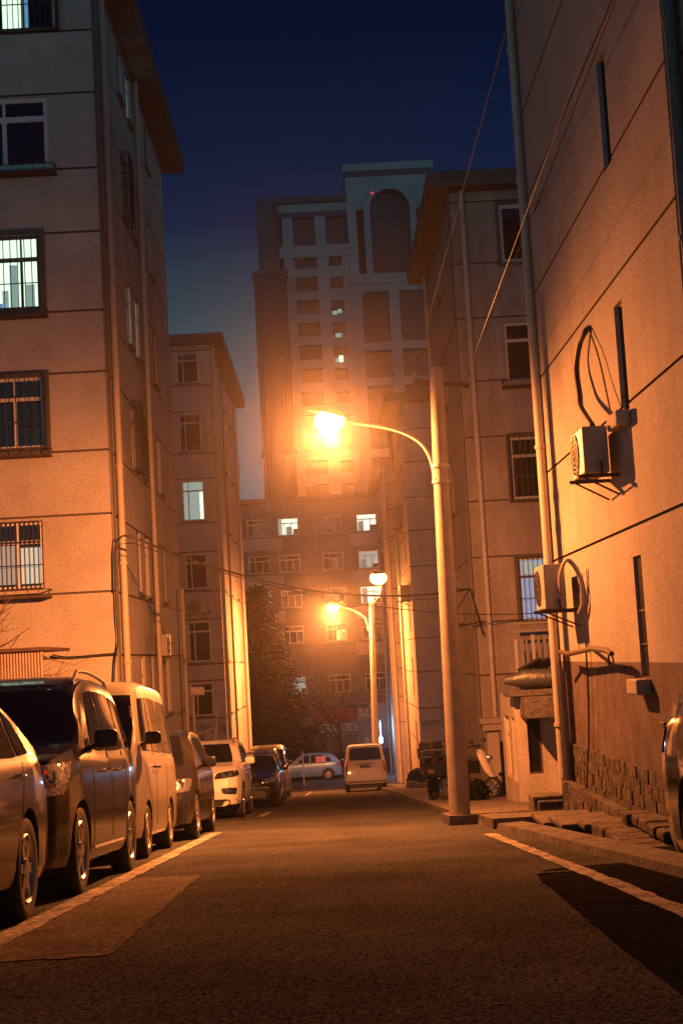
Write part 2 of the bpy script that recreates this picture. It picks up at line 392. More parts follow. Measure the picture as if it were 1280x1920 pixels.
window(frA, lb1, *wa[1], bars=.09, tray=.62, glass='glass', mull=(.33,), curtain=[(.36, .94, .08, .66, 'curtain'), (.03, .30, .08, .62, 'litdim')])
window(frA, lb1, *wa[2], mull=(.36, .72), surround=.13, tray=.4, cage=.1, bars=.16)
window(frA, lb1, *wa[3], glass='lit', mull=(.24, .62), surround=.12, bars=.13, tray=.4, trans=.32, curtain=[(.30, .40, .05, .62, 'litdim'), (.62, .66, .05, .6, 'darkframe'), (.42, .50, .05, .28, 'litdim'), (.70, .78, .05, .45, 'litdim'), (.44, .62, .05, .11, 'litblue'), (.08, .2, .05, .35, 'litdim')], frame='darkframe')
window(frA, lb1, *wa[4], t=.10, mull=(.52,), tray=.2, trans=.3)
window(frA, lb1, *wa[5], glass='glass', bars=.10, cage=.1, mull=(.40,), surround=.06, curtain=[(.43, .66, .05, .95, 'lit'), (.34, .42, .05, .9, 'litblue')])
for k in wa: window(frA, lb1, 5.2, 6.9, wa[k][2], wa[k][3], sill=0)
for i, q in enumerate(wb):
    g_ = {9: 'lit', 10: 'litdim', 15: 'litblue', 16: 'litdim', 3: 'curtain'}.get(i, 'glass')
    window(frB, lb1, *q, glass=g_, mull=(), trans=.3, t=.045, cage=.12 if i in (12, 6) else 0, bars=.11 if i in (12, 6, 7) else None, frame='darkframe' if i % 2 else 'whiteframe')
eave(lb1, LX - W1 - .5, LX + .62, 28, 28.5 + D1 + .5, zt_)
pipe(lb1, LX + .09, 29.35, gz(29) , zt_, .07); pipe(lb1, LX + .09, 34.9, gz(35), zt_, .06); pipe(lb1, LX + .09, 40.9, gz(41), 3.0, .05)
pipe(lb1, LX + .08, 35.5, 1.9, 4.2, .03, 'pipedark', False)
# dark strip added in place of shade between corner and drain pipe
mb = MB(); mb.box(LX + .004, LX + .03, 28.62, 28.95, gz(29), zt_ - .01); mb.build('corner_shade_strip', M['pipedark'], lb1)
# dark stair column openings on the street side
# ---- left block, far
LX2 = -4.1
lb2 = thing('apartment_block', 'six storey apartment block behind the near left block, its street side brightly lit', 'building', (LX2, 55.5, gz(55.5)))
frC = Fr((LX2, 55.5, 0), (-1, 0, 0), (0, -1, 0)); frD = Fr((LX2, 55.5, 0), (0, 1, 0), (1, 0, 0))
zb = gz(70) - .3; zt2 = 13.3
mb = MB(); rows = [(-3.9, -2.6), (-1.1, .15), (.95, 2.5), (3.75, 5.1), (6.4, 7.95), (9.1, 10.6), (11.8, 13.0)]
hs = [hole(.45, 1.3, a, b) for a, b in rows] + [hole(3.6, 5.0, a, b) for a, b in rows] + [groove(0, 8, a - .1) for a, b in rows] + [groove(0, 8, b + .08) for a, b in rows]
wall(mb, frC, 0, 8, zb, zt2, hs)
hs = [hole(6.2, 6.9, a, b) for a, b in rows] + [hole(10.5, 11.2, a, b) for a, b in rows] + [groove(0, 14, a - .1) for a, b in rows] + [hole(2.5, 3.0, a, b) for a, b in rows[:4]]
wall(mb, frD, 0, 14, zb, zt2, hs, [(-9, -3.2, 2)])
mb.face([(LX2, 69.5, zb), (LX2 - 8, 69.5, zb), (LX2 - 8, 69.5, zt2), (LX2, 69.5, zt2)])
mb.build('wall', [M['plaster2'], M['groove'], M['plaster']], lb2)
for i, (a, b) in enumerate(rows):
    window(frC, lb2, .45, 1.3, a, b, glass='litdim' if i == 4 else 'glass', mull=(.72,), trans=.25, t=.05, curtain=[(.02, .22, .04, .72, 'lit')] if i == 4 else None)
    window(frC, lb2, 3.6, 5.0, a, b)
    window(frD, lb2, 6.2, 6.9, a, b, mull=(), glass='glass' if i != 3 else 'litdim', t=.05); window(frD, lb2, 10.5, 11.2, a, b, mull=(), t=.05)
    if i < 4: window(frD, lb2, 2.5, 3.0, a, b, mull=(), t=.04)
eave(lb2, LX2 - 8.5, LX2 + .55, 55, 70, zt2, .34, 'roof')
pipe(lb2, LX2 + .1, 55.8, gz(56), zt2, .08); pipe(lb2, LX2 + .1, 68.9, gz(68), zt2, .08)
pipe(lb2, LX2 + .1, 60.0, gz(60), zt2, .05, 'pipedark')
# ---- right block, near (blank gable with slit windows)
RX = 3.28
rb1 = thing('apartment_block', 'blank orange lit gable wall with slit windows at the right edge', 'building', (RX, 20.9, gz(20.9)))
frE = Fr((RX, 20.9, 0), (0, -1, 0), (-1, 0, 0))           # u runs toward the viewer
zb = gz(21) - .3; zt3 = 14.5; DE = 8.45
sl = [(5.55, 5.95, .42, 1.70), (5.55, 5.95, 3.24, 4.43), (5.6, 6.0, 5.92, 7.16), (5.6, 6.0, 8.6, 9.85), (5.6, 6.0, 11.3, 12.5)]
gr = [2.02, 3.31, 4.71, 5.97, 7.42, 8.70, 10.1, 11.4, 12.8]
mb = MB(); hs = [hole(*q) for q in sl] + [groove(0, DE, z, .035) for z in gr]
wall(mb, frE, 0, DE, zb, zt3, hs, [(-9, .58, 2)])
mb.face([(RX, 20.9, zb), (RX + 7, 20.9, zb), (RX + 7, 20.9, zt3), (RX, 20.9, zt3)])
mb.face([(RX, 12.45, zb), (RX + .12, 12.45, zb), (RX + .12, 12.45, zt3), (RX, 12.45, zt3)])
mb.build('wall', [M['plaster'], M['groove'], M['dado']], rb1)
mb = MB(); frE2 = Fr((RX + .12, 12.45, 0), (0, -1, 0), (-1, 0, 0)); wall(mb, frE2, 0, 10, zb, zt3, [groove(0, 10, z, .035) for z in gr] + [hole(1.2, 2.4, a + .1, a + 1.3) for a in gr[::2]], [(-9, .58, 2)])
mb.build('side_wall', [M['plaster3'], M['groove'], M['dado']], rb1)
for z in gr[::2]: window(frE2, rb1, 1.2, 2.4, z + .1, z + 1.3)
for i, q in enumerate(sl):
    window(frE, rb1, *q, mull=(), trans=.45 if i == 0 else 0, frame='iron', t=.03, bars=.055 if i == 0 else None, be=-.05, sill=0)
    if i > 1: continue
    mb = MB(); frE.box(mb, q[0] - .07, q[1] + .05, .002, .16, q[2] - .17, q[2] - .01); mb.build('sill', M['plaster'], rb1, bevel=.02)
eave(rb1, RX - .45, RX + 7.4, 11.9, 21.4, zt3)
pipe(rb1, RX - .075, 20.72, gz(21) + .1, zt3, .065)
mb = MB(); mb.tube([(RX - .13, 19.95, .5), (RX - .13, 19.95, -1.0)], .06, 12); mb.tube([(RX - .13, 19.95, -1.0), (RX - .16, 19.95, -1.6)], .085, 12)
mb.build('downpipe', M['pipedark'], rb1, smooth=True)
pipe(rb1, RX + .04, 12.3, gz(12), zt3, .06, 'pipedark')
# plinth of rough stone, two steps
import itertools
def masonry(root, x, y0, y1, ztop, zfun, th, name='stone_plinth', m='stone', ch=.2, bw=.42, seed=1):
    rnd = random.Random(seed); mb = MB(); z = ztop; k = 0
    while z > zfun(y0) - .1 and z > zfun(y1) - .6:
        y = y1 - (bw * .5 if k % 2 else 0)
        while y < y0:
            a = max(y, y1); b_ = min(y + bw * rnd.uniform(.8, 1.15), y0)
            if b_ - a > .05:
                d = rnd.uniform(-.005, .005)
                mb.box(x - th + d, x + .02, a + .005, b_ - .005, z - ch + .006, z)
            y = y + bw
        z -= ch; k += 1
    mb.box(x - th + .012, x + .02, y1, y0, zfun(y0) - .8, ztop - .012)
    return mb.build(name, M[m], root, bevel=.005)
masonry(rb1, RX, 20.3, 12.5, -.54, gz, .05, ch=.15, bw=.3)
masonry(rb1, RX - .14, 19.75, 14.6, -1.02, gz, .1, ch=.14, bw=.27, seed=3)
# ---- right block, second
RX2 = 3.43
rb2 = thing('apartment_block', 'dim plastered apartment block behind the lamp pole with barred blue lit window', 'building', (RX2, 33.6, gz(33.6)))
frG = Fr((RX2, 33.6, 0), (1, 0, 0), (0, -1, 0)); frH = Fr((RX2, 33.6, 0), (0, 1, 0), (-1, 0, 0))
zb = gz(42) - .3; zt4 = 11.75
wg = [(1.05, 2.4, 1.42, 2.9), (1.05, 2.4, 4.28, 5.75), (1.1, 2.4, 7.1, 8.5), (1.15, 2.4, 9.97, 11.4), (1.0, 2.4, -1.4, 0)]
gb = [.22, 1.45, 2.96, 4.28, 5.8, 7.14, 8.66, 9.99, 11.5]
mb = MB(); wall(mb, frG, 0, 5.5, zb, zt4, [hole(*q) for q in wg] + [groove(0, 5.5, z, .04) for z in gb])
wh = [(3.6, 4.2, z + .1, z + 1.25) for z in gb[1::2]]
wall(mb, frH, 0, 8, zb, zt4, [hole(*q) for q in wh] + [groove(0, 8, z, .04) for z in gb])
mb.face([(RX2, 41.6, zb), (RX2 + 5, 41.6, zb), (RX2 + 5, 41.6, zt4), (RX2, 41.6, zt4)])
mb.build('wall', [M['plaster3'], M['groove']], rb2)
window(frG, rb2, *wg[0], glass='litblue', bars=.11, surround=.08, mull=(.5,), curtain=[(.1, .9, .75, .93, 'litdim')])
window(frG, rb2, *wg[1], bars=.12, surround=.09, cage=.15, sill=0)
window(frG, rb2, *wg[2], surround=0, t=.06, tray=.1)
window(frG, rb2, *wg[3], surround=.07, t=.09, trans=0, mull=())
window(frG, rb2, *wg[4])
for q in wh: window(frH, rb2, *q, mull=(), t=.04)
eave(rb2, RX2 - .5, RX2 + 6, 33.1, 42.1, zt4, .36)
pipe(rb2, RX2 + .28, 33.5, gz(33), zt4, .06); pipe(rb2, RX2 - .05, 33.68, gz(33), zt4, .03, 'pipedark', False); pipe(rb2, RX2 - .09, 41.2, gz(41), zt4, .06)
# ---- right block, third
RX3 = 3.28
rb3 = thing('apartment_block', 'narrow lit end wall of the third block on the right, by the parked van', 'building', (RX3, 56, gz(56)))
frI = Fr((RX3, 56, 0), (1, 0, 0), (0, -1, 0)); frJ = Fr((RX3, 56, 0), (0, 1, 0), (-1, 0, 0))
zb = gz(64) - .3; zt5 = 10.65
gb3 = [-2.6, -1.3, .1, 1.4, 2.9, 4.2, 5.6, 6.9, 8.3, 9.6]
wj = [(2.1, 2.7, z, z + 1.5) for z in (-3.4, -.85, 1.75, 4.4, 7.1)]
mb = MB(); wall(mb, frJ, 0, 8, zb, zt5, [hole(*q) for q in wj] + [groove(0, 8, z, .04) for z in gb3])
wi = [(1.2, 2.4, z + .1, z + 1.3) for z in gb3[::2]]
wall(mb, frI, 0, 6, zb, zt5, [hole(*q) for q in wi] + [groove(0, 6, z, .04) for z in gb3])
mb.build('wall', [M['plaster2'], M['groove']], rb3)
for q in wj: window(frJ, rb3, *q, mull=(), t=.04, sill=0)
for q in wi: window(frI, rb3, *q)
eave(rb3, RX3 - .6, RX3 + 6.5, 55.4, 64.5, zt5, .34)
pipe(rb3, RX3 - .09, 63.5, gz(63), zt5, .07)
# ---- right block, fourth (mostly behind the third)
RX4 = 3.35
rb4 = thing('apartment_block', 'farthest apartment block on the right with a pale drain pipe, beside the van', 'building', (RX4, 74, gz(74)))
frK = Fr((RX4, 74, 0), (0, 1, 0), (-1, 0, 0)); frK2 = Fr((RX4, 74, 0), (1, 0, 0), (0, -1, 0))
zb = gz(90) - .3
mb = MB(); wall(mb, frK, 0, 13.5, zb, 10.6, [groove(0, 13.5, z, .05) for z in gb3] + [hole(5, 5.8, z, z + 1.4) for z in (-3.4, -.7, 2, 4.7, 7.4)])
wall(mb, frK2, 0, 6, zb, 10.6, [groove(0, 6, z, .05) for z in gb3])
mb.build('wall', [M['plaster3'], M['groove']], rb4)
for z in (-3.4, -.7, 2, 4.7, 7.4): window(frK, rb4, 5, 5.8, z, z + 1.4, mull=(), t=.05, sill=0)
eave(rb4, RX4 - .5, RX4 + 6, 73.5, 88, 10.6, .34)
pipe(rb4, RX4 - .1, 77.5, gz(77), 10.6, .09); pipe(rb4, RX4 - .1, 74.3, gz(74), 10.6, .09); pipe(rb4, RX4 - .1, 87, gz(87), 10.6, .07, 'pipedark')
# ---- block closing the street
mbk = thing('apartment_block', 'wide six storey block across the end of the street, shops below, several lit windows', 'building', (-1, 111, gz(111)))
frM = Fr((0, 111, 0), (1, 0, 0), (0, -1, 0))
zb = gz(111) - .3; zt6 = 13.0; zr = [10.45, 7.6, 4.85, 2.1, -.5, ]
mcols = [-12.5, -9.0, -5.9, -3.55, -.2, 2.55, 6.5, 10.0]
litm = {(-3.55, 10.45): 'lit', (2.55, 10.45): 'lit', (2.55, 7.6): 'litdim', (2.55, 4.85): 'lit', (-5.9, 4.85): 'litdim', (-3.55, 4.85): 'glass', (-3.55, -.5): 'litdim'}
mb = MB(); hs = []; wm = []
for x in mcols:
    for z in zr:
        zz = -1.8 if z == -.5 else z
        q = (x, x + 1.6, zz, zz + 1.35); wm.append((q, litm.get((x, z), 'glass'))); hs.append(hole(*q))
hs += [groove(-15, 13, z - .25, .06) for z in zr]
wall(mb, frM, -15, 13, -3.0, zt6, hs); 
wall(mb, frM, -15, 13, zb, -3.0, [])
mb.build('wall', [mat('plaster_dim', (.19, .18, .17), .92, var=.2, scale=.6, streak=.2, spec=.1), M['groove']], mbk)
def wc(g_, i_):
    rn = random.Random(i_ * 7 + 1)
    if g_ == 'glass': return [(.05, rn.uniform(.2, .5), .05, .95, 'darkcurtain')] if rn.random() < .5 else None
    a = rn.uniform(.05, .55); o = [(a, a + rn.uniform(.12, .3), .04, rn.uniform(.5, .95), 'curtain'), (rn.uniform(.6, .75), .96, .04, rn.uniform(.2, .4), 'darkcurtain')]
    if rn.random() < .6: o.append((.04, .22, .04, .95, 'litdim'))
    return o
M['darkcurtain'] = mat('dark_curtain', (.05, .05, .055), .9)
for i_, (q, g_) in enumerate(wm):
    window(frM, mbk, *q, glass=g_, mull=(.32, .66), t=.07, trans=.3, surround=0, sill=1, tray=0, curtain=wc(g_, i_))
# balcony boxes and projecting bays
for x in (-6.3, 2.0):
    for z in (9.3, 6.45, 3.7, .95):
        mb = MB(); frM.box(mb, x, x + 3.0, .004, .55, z, z + .85); frM.box(mb, x - .04, x + 3.04, .004, .6, z + .85, z + .93); mb.build('balcony', M['plaster2'], mbk)
eave(mbk, -15.5, 13.5, 110.4, 122, zt6, .35)
# shop fronts
mb = MB(); frM.box(mb, -1.35, 2.7, .01, .9, -3.0, -2.75); mb.build('shop_canopy', M['roof'], mbk)
for (a, b, c, d, m_) in ((-6.5, -1.6, -6.8, -3.6, 'litshop'), (1.7, 4.6, -6.8, -3.75, 'litshop')):
    if 'litshop' not in M: M['litshop'] = mat('roller_shutter', (.28, .34, .38), .5, var=.2, scale=4)
    mb = MB(); k = c
    while k < d: frM.box(mb, a, b, .006, .05, k, k + .07); k += .1
    mb.build('roller_shutter', M[m_], mbk)
# tower
tw = thing('apartment_tower', 'tall pale tower with an arched recess at its top beyond the street', 'building', (5, 184, gz(184)))
frT = Fr((0, 184, 0), (1, 0, 0), (0, -1, 0))
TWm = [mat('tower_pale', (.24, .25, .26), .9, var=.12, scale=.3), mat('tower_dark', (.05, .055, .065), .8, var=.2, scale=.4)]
bot = gz(184) - 1
mb = MB()
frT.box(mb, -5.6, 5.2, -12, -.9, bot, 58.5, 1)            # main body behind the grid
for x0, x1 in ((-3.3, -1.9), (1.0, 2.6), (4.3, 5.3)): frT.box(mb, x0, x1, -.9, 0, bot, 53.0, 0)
k = 0; z = 2.0
while z < 52: frT.box(mb, -1.9, 1.0, -.9, -.05, z, z + 1.15, 0); frT.box(mb, 2.6, 4.3, -.9, -.12, z - .2, z + 1.35, 0); z += 3.03
frT.box(mb, -5.6, 5.3, -1.0, .35, 53.0, 54.6, 0); frT.box(mb, -5.9, 5.3, -1.0, .0, 58.5, 59.2, 1); frT.box(mb, -6.3, 5.3, -9, .5, 60.4, 61.2, 1)
for x0, x1 in ((-5.6, -4.5), (-3.3, -1.9), (1.0, 2.4)): frT.box(mb, x0, x1, -.9, 0, 54.6, 58.5, 0)
frT.box(mb, -5.6, 5.3, -.85, -.3, 59.2, 60.4, 0)
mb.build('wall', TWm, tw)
mb = MB()                                                   # curved dark bay on the left
mb.lathe((-5.2, 184, 0), (0, 0, 1), [(2.0, bot), (2.0, 50.5), (1.4, 50.5), (1.4, 60.4)], 20, 0)
mb.build('corner_bay', TWm[1], tw)
mb = MB()
for k in range(12):
    t_ = PI + .15 + k * .26; mb.box(-5.2 + 2.05 * math.cos(t_) - .1, -5.2 + 2.05 * math.cos(t_) + .1, 184 + 2.05 * math.sin(t_) - .1, 184 + 2.05 * math.sin(t_) + .1, bot, 50.5)
for z_ in (50.5, 38.8, 27): mb.lathe((-5.2, 184, 0), (0, 0, 1), [(1.0, z_), (2.35, z_), (2.35, z_ + .8), (1.0, z_ + .8)], 20, 0)
mb.build('corner_fins', mat('tower_mid', (.07, .07, .08), .9), tw)
mb = MB()                                                   # right body with large frames
frT.box(mb, 5.3, 16.6, -12, -1.0, bot, 49.0, 1)
for x0, x1 in ((5.3, 6.6), (10.1, 11.5), (15.4, 16.6)): frT.box(mb, x0, x1, -1.0, .4, bot, 49.0, 0)
for z in (7.6, 16.9, 26.2, 35.5, 40.2, 48.0): frT.box(mb, 5.3, 16.6, -1.0, .3, z, z + 1.1, 0)
frT.box(mb, 5.1, 16.8, -1.0, .7, 49.0, 50.3, 0)
mb.build('frame_wall', TWm, tw)
mb = MB()                                                   # arch frontispiece
cx, R1, R2, zc = 10.9, 2.62, 3.45, 59.0
n = 20; zz0 = 50.3; ztop = 64.0; xl, xr = 5.3, 16.6
def arc(R, k): t = PI - PI * k / n; return (cx + R * math.cos(t), zc + R * math.sin(t))
def fz(x, z, d): return frT.p(x, d, z)
for k in range(n):                                          # pale wall above arch
    (xa, za), (xb, zb_) = arc(R2, k), arc(R2, k + 1); mb.face([fz(xa, za, .2), fz(xb, zb_, .2), fz(xb, ztop, .2), fz(xa, ztop, .2)], 0)
    (xc, zc1), (xd, zd) = arc(R1, k), arc(R1, k + 1)
    mb.face([fz(xa, za, .45), fz(xb, zb_, .45), fz(xd, zd, .45), fz(xc, zc1, .45)], 0)
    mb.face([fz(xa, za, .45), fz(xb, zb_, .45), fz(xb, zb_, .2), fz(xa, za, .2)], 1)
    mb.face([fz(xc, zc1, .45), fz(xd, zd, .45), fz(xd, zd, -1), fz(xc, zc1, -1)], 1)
frT.box(mb, xl, cx - R2, -1, .2, zc, ztop, 0); frT.box(mb, cx + R2, xr, -1, .2, zc, ztop, 0)
frT.box(mb, xl, xl + 1.2, -1, .2, zz0, zc, 0); frT.box(mb, xr - 1.2, xr, -1, .2, zz0, zc, 0)
frT.box(mb, cx - R2, cx - R1, -1, .45, zz0, zc, 0); frT.box(mb, cx + R1, cx + R2, -1, .45, zz0, zc, 0)
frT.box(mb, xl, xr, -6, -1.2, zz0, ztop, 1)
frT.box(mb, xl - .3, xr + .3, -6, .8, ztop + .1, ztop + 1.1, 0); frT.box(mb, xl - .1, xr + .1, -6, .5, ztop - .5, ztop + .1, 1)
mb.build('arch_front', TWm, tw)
for (x, z, g_, w_) in ((2.7, 45.3, 'litdim', .6), (3.4, 45.5, 'litdim', .5), (3.2, 39.0, 'lit', .55), (2.7, 39.0, 'litdim', .45), (2.9, 42.3, 'litdim', .8)):
    mb = MB(); frT.box(mb, x, x + w_, -.1, .02, z, z + (.85 if g_ == 'lit' else .5)); mb.build('window', M[g_], tw)
mb = MB(); mb.ball((8.7, 182.8, 60.9), .14, .14, .14, 6); mb.build('beacon', mat('beacon_red', (.5, 0, 0), .5, emit=(1, .02, .05), es=1.6), tw)

# ------------------------------------------------------------ street lamps and poles
LC = (1.0, .268, .058)
bulb = mat('lamp_bulb', (1, .7, .3), .5, emit=(1.0, .62, .16), es=9)
bulb.cycles.emission_sampling = 'FRONT'
def lamp_light(name, loc, power, size=.07, hs=.2):
    l = bpy.data.lights.new(name, 'POINT'); l.energy = power; l.color = LC; l.shadow_soft_size = size
    l.use_nodes = True; t = l.node_tree; em = t.nodes['Emission']
    tcn = t.nodes.new('ShaderNodeTexCoord'); sp = t.nodes.new('ShaderNodeSeparateXYZ'); cr_ = t.nodes.new('ShaderNodeValToRGB'); mr = t.nodes.new('ShaderNodeMapRange')
    t.links.new(tcn.outputs['Normal'], sp.inputs[0]); t.links.new(sp.outputs['Z'], mr.inputs[0])
    mr.inputs[1].default_value = -1; mr.inputs[2].default_value = 1; t.links.new(mr.outputs[0], cr_.inputs[0])
    e = cr_.color_ramp.elements     # reflector optics: mostly down and sideways, little upward
    e[0].position = 0; e[0].color = (.55, .55, .55, 1); e[1].position = 1; e[1].color = (.006, .006, .006, 1)
    for p, c in ((.28, 1.0), (.46, .80), (.54, .52), (.60, .30), (.66, .13), (.73, .045), (.82, .012)):
        q = e.new(p); q.color = (c, c, c, 1)
    m2 = t.nodes.new('ShaderNodeMapRange'); t.links.new(sp.outputs['X'], m2.inputs[0])       # house side shield
    m2.inputs[1].default_value = -.25; m2.inputs[2].default_value = .9; m2.inputs[3].default_value = 1; m2.inputs[4].default_value = hs
    mm = t.nodes.new('ShaderNodeMath'); mm.operation = 'MULTIPLY'; t.links.new(cr_.outputs[0], mm.inputs[0]); t.links.new(m2.outputs[0], mm.inputs[1])
    t.links.new(mm.outputs[0], em.inputs['Strength'])
    o = bpy.data.objects.new(name, l); C.objects.link(o); o.location = loc; return o
def lamp_head(root, p, d, s=1.0, bm=bulb):
    d = V(d).normalized(); sd = d.cross(V((0, 0, 1))).normalized(); up = sd.cross(d)
    mb = MB(); n = 14
    for sgn, m_ in ((1, 0),):
        rings = []
        for k in range(9):
            t_ = k / 8; L_ = (t_ - .5) * .62 * s; wd = .16 * s * math.sin(PI * (.08 + .9 * t_)) ** .6 * (1.0 if t_ > .3 else .6 + 1.3 * t_)
            rings.append([p + d * L_ + sd * wd * math.cos(a) + up * (.05 * s + wd * .75 * math.sin(a)) for a in [PI * j / n for j in range(n + 1)]])
        for A, B in zip(rings, rings[1:]):
            for j in range(n): mb.face([A[j], B[j], B[j + 1], A[j + 1]])
        for A in (rings[0], rings[-1]): mb.face(A)
    h = mb.build('lamp_head', M['acwhite'], root, smooth=True)
    mb = MB(); mb.ball(p - up * .04 * s + d * .04, .22 * s, .18 * s, .175 * s, 12); mb.build('bulb', bm, h, smooth=True)
P1 = aty(862, 1531, 20.3)
lp = thing('street_lamp', 'tall concrete pole with curved lamp arm at the kerb, near right, glaring lamp', 'street lamp', tuple(P1))
mb = MB()
pp = [aty(862, 1531, 20.3), aty(846, 1250, 20.3), aty(826, 890, 20.3), aty(817, 690, 20.3)]
mb.tube(pp, [.148, .132, .108, .095], 20); mb.build('pole', M['poleconc'], lp, smooth=True)
LP = aty(613, 784, 20.5)
apx = [(814, 905), (812, 880), (802, 850), (785, 828), (755, 811), (720, 801), (680, 795), (640, 790)]
mb = MB(); ap = [aty(a, b, 20.3 + .2 * k / 7) for k, (a, b) in enumerate(apx)]; mb.tube(cr(ap), .026, 10); mb.build('arm', M['pipe'], lp, smooth=True)
mb = MB(); q = aty(825, 877, 20.3); mb.tube([q, q + V((0, 0, .05))], .135, 14); mb.tube([aty(815, 876, 20.22), aty(826, 868, 20.27)], .02, 8); mb.build('clamp', M['pipe'], lp, smooth=True)
mb = MB(); mb.tube([q + V((0, 0, -.22)), q + V((0, 0, -.18))], .13, 14); mb.tube([aty(814, 900, 20.22), aty(826, 898, 20.27)], .02, 8); mb.build('clamp', M['pipe'], lp, smooth=True)
lamp_head(lp, LP, ap[-1] - LP + V((0, 0, 0)), 1.0)
mb = MB(); a_, b_ = aty(775, 714, 20.4), aty(878, 724, 20.2); dr = (b_ - a_).normalized()
mb.ob(a_, dr, V((0, 1, 0)), V((0, 0, 1)), 0, (b_ - a_).length, -.03, .03, -.03, .03); mb.build('crossarm', M['rust'], lp)
for t_ in (.02, .97):
    q = a_ + (b_ - a_) * t_; mb = MB(); mb.lathe(q + V((0, 0, .03)), (0, 0, 1), [(.01, 0), (.045, .01), (.03, .04), (.05, .05), (.03, .08), (.045, .09), (.0, .12)], 12); mb.build('insulator', M['acwhite'], lp, smooth=True)
lamp_light('lamp_light', LP + V((0, 0, -.27)), 15500).parent = None
# second lamp
P2 = aty(703, 1400, 64); P2.z = gz(64) + .1; P2.x = 1.70
lp2 = thing('street_lamp', 'distant concrete lamp pole behind the parked van with two lit lamps', 'street lamp', tuple(P2))
mb = MB(); top2 = aty(696, 1130, 64); mb.tube([P2, top2], [.155, .115], 18); mb.build('pole', M['poleconc'], lp2, smooth=True)
apx = [(690, 1182), (688, 1168), (683, 1157), (673, 1149), (660, 1143), (645, 1140), (634, 1138)]
mb = MB(); ap = [aty(a, b, 63.8) for a, b in apx]; mb.tube(cr(ap), .035, 8); mb.build('arm', M['pipe'], lp2, smooth=True)
L2 = aty(622, 1137, 63.8); lamp_head(lp2, L2, ap[-1] - L2, 1.25); lamp_light('lamp_light', L2 + V((0, 0, -.36)), 15500, hs=.7)
apx = [(699, 1130), (706, 1124), (711, 1112), (714, 1101), (713, 1090)]
mb = MB(); ap = [aty(a, b, 63.6 - .2 * k) for k, (a, b) in enumerate(apx)]; mb.tube(cr(ap), .022, 8); mb.build('arm', M['pipe'], lp2, smooth=True)
L3 = aty(708, 1081, 62.8); lamp_head(lp2, L3, V((.5, -1, 0)), 1.7); lamp_light('lamp_light', L3 + V((0, 0, -.5)), 700)
for o in list(C.objects):
    if o.type == 'LIGHT':
        par = lp if o.location.y < 30 else lp2
        o.parent = par; o.location = V(o.location) - ORG[par.name]
# cool white post light near the crossing
pl = aty(714, 1388, 84)
t5 = thing('post_light', 'slim white glowing post light at the crossing just right of the far pole', 'light', (pl.x, 84, gz(84)))
mb = MB(); mb.tube([(pl.x, 84, gz(84)), (pl.x, 84, pl.z - .2)], .04, 8); mb.build('post', M['pipedark'], t5)
mb = MB(); mb.lathe((pl.x, 84, pl.z - .2), (0, 0, 1), [(.02, 0), (.12, .05), (.13, .3), (.02, .5), (.012, 1.3), (0.005, 1.35)], 12); mb.build('lantern', mat('cool_lantern', (.7, .8, .8), .4, emit=(.6, .95, .9), es=1.5), t5, smooth=True)
l = bpy.data.lights.new('post_glow', 'POINT'); l.energy = 260; l.color = (.30, .62, 1.0); l.shadow_soft_size = .15
o = bpy.data.objects.new('post_glow', l); C.objects.link(o); o.parent = t5; o.location = (0, -.3, pl.z - gz(84) + .7)

# ------------------------------------------------------------ wires
def wire(name, label, pts, r_=.012, m='cable', sag=0, group=None, cat='cable'):
    mb = MB(); P_ = [V(p) for p in pts]
    if len(P_) == 2:
        n = 24; a, b = P_; P_ = [a.lerp(b, k / n) - V((0, 0, sag * 4 * (k / n) * (1 - k / n))) for k in range(n + 1)]
    mb.tube(P_ if len(P_) > 20 else cr(P_), r_, 6); o = mb.build(name, M[m], smooth=True); tag(o, label, cat, group); return o
ins = [a_ + (b_ - a_) * .02 + V((0, 0, .14)), a_ + (b_ - a_) * .97 + V((0, 0, .14))]
w1 = aty(915, 180, 12); w2 = aty(1015, 320, 12)
for q, wv, lb in ((ins[0], w1, 'thin overhead wire rising from the left end of the pole crossarm'), (ins[1], w2, 'thin overhead wire rising from the right end of the pole crossarm')):
    d = (wv - q); end = q + d * 2.6; wire('overhead_wire', lb, [q, end], .0032, 'wirebright', 0, 'overhead wires from the crossarm')
wire('overhead_wire', 'dark wire crossing high in front of the right gable wall', [aty(1160, -20, 12), aty(905, 625, 33.4)], .012, 'cable', .1)
cb = [aty(217, 1108, 28.35), aty(216, 1040, 28.35), aty(220, 1012, 28.3), aty(232, 1004, 28.2), aty(250, 1007, 28.2)]
e_ = aty(882, 1104, 33.3); s_ = cb[-1]
cb += [s_.lerp(e_, k / 24) - V((0, 0, .55 * 4 * (k / 24) * (1 - k / 24))) for k in range(1, 25)]
wire('street_cable', 'sagging black cable crossing the street from the left block to the right', cb, .022)
cb2 = [aty(222, 1060, 28.3), aty(225, 1020, 28.3), s_ + V((0, 0, -.12))]
e2 = aty(1000, 1150, 33.2)
cb2 += [cb2[-1].lerp(e2, k / 24) - V((0, 0, .45 * 4 * (k / 24) * (1 - k / 24))) for k in range(1, 25)]
wire('street_cable', 'thinner cable sagging just below the main street cable', cb2, .010)
wire('wall_cable', 'bundle of dark cable running down the corner of the left block', [aty(a, b, 28.4) for a, b in ((217, 1108), (219, 1160), (222, 1200), (216, 1240), (214, 1300))], .016)
wire('wall_cable', 'cable along the foot of the left block wall above the minivan', [aty(a, b, 28.42) for a, b in ((98, 1228), (130, 1232), (180, 1228), (218, 1225))], .016)
wire('wall_cable', 'black cable hanging down the right wall from the lower air conditioner', [atx(a, b, RX - .05) for a, b in ((1098, 1200), (1099, 1240), (1102, 1300), (1103, 1380), (1101, 1440), (1099, 1480), (1096, 1532))], .012)
mb = MB(); bk = aty(880, 1105, 33.4)
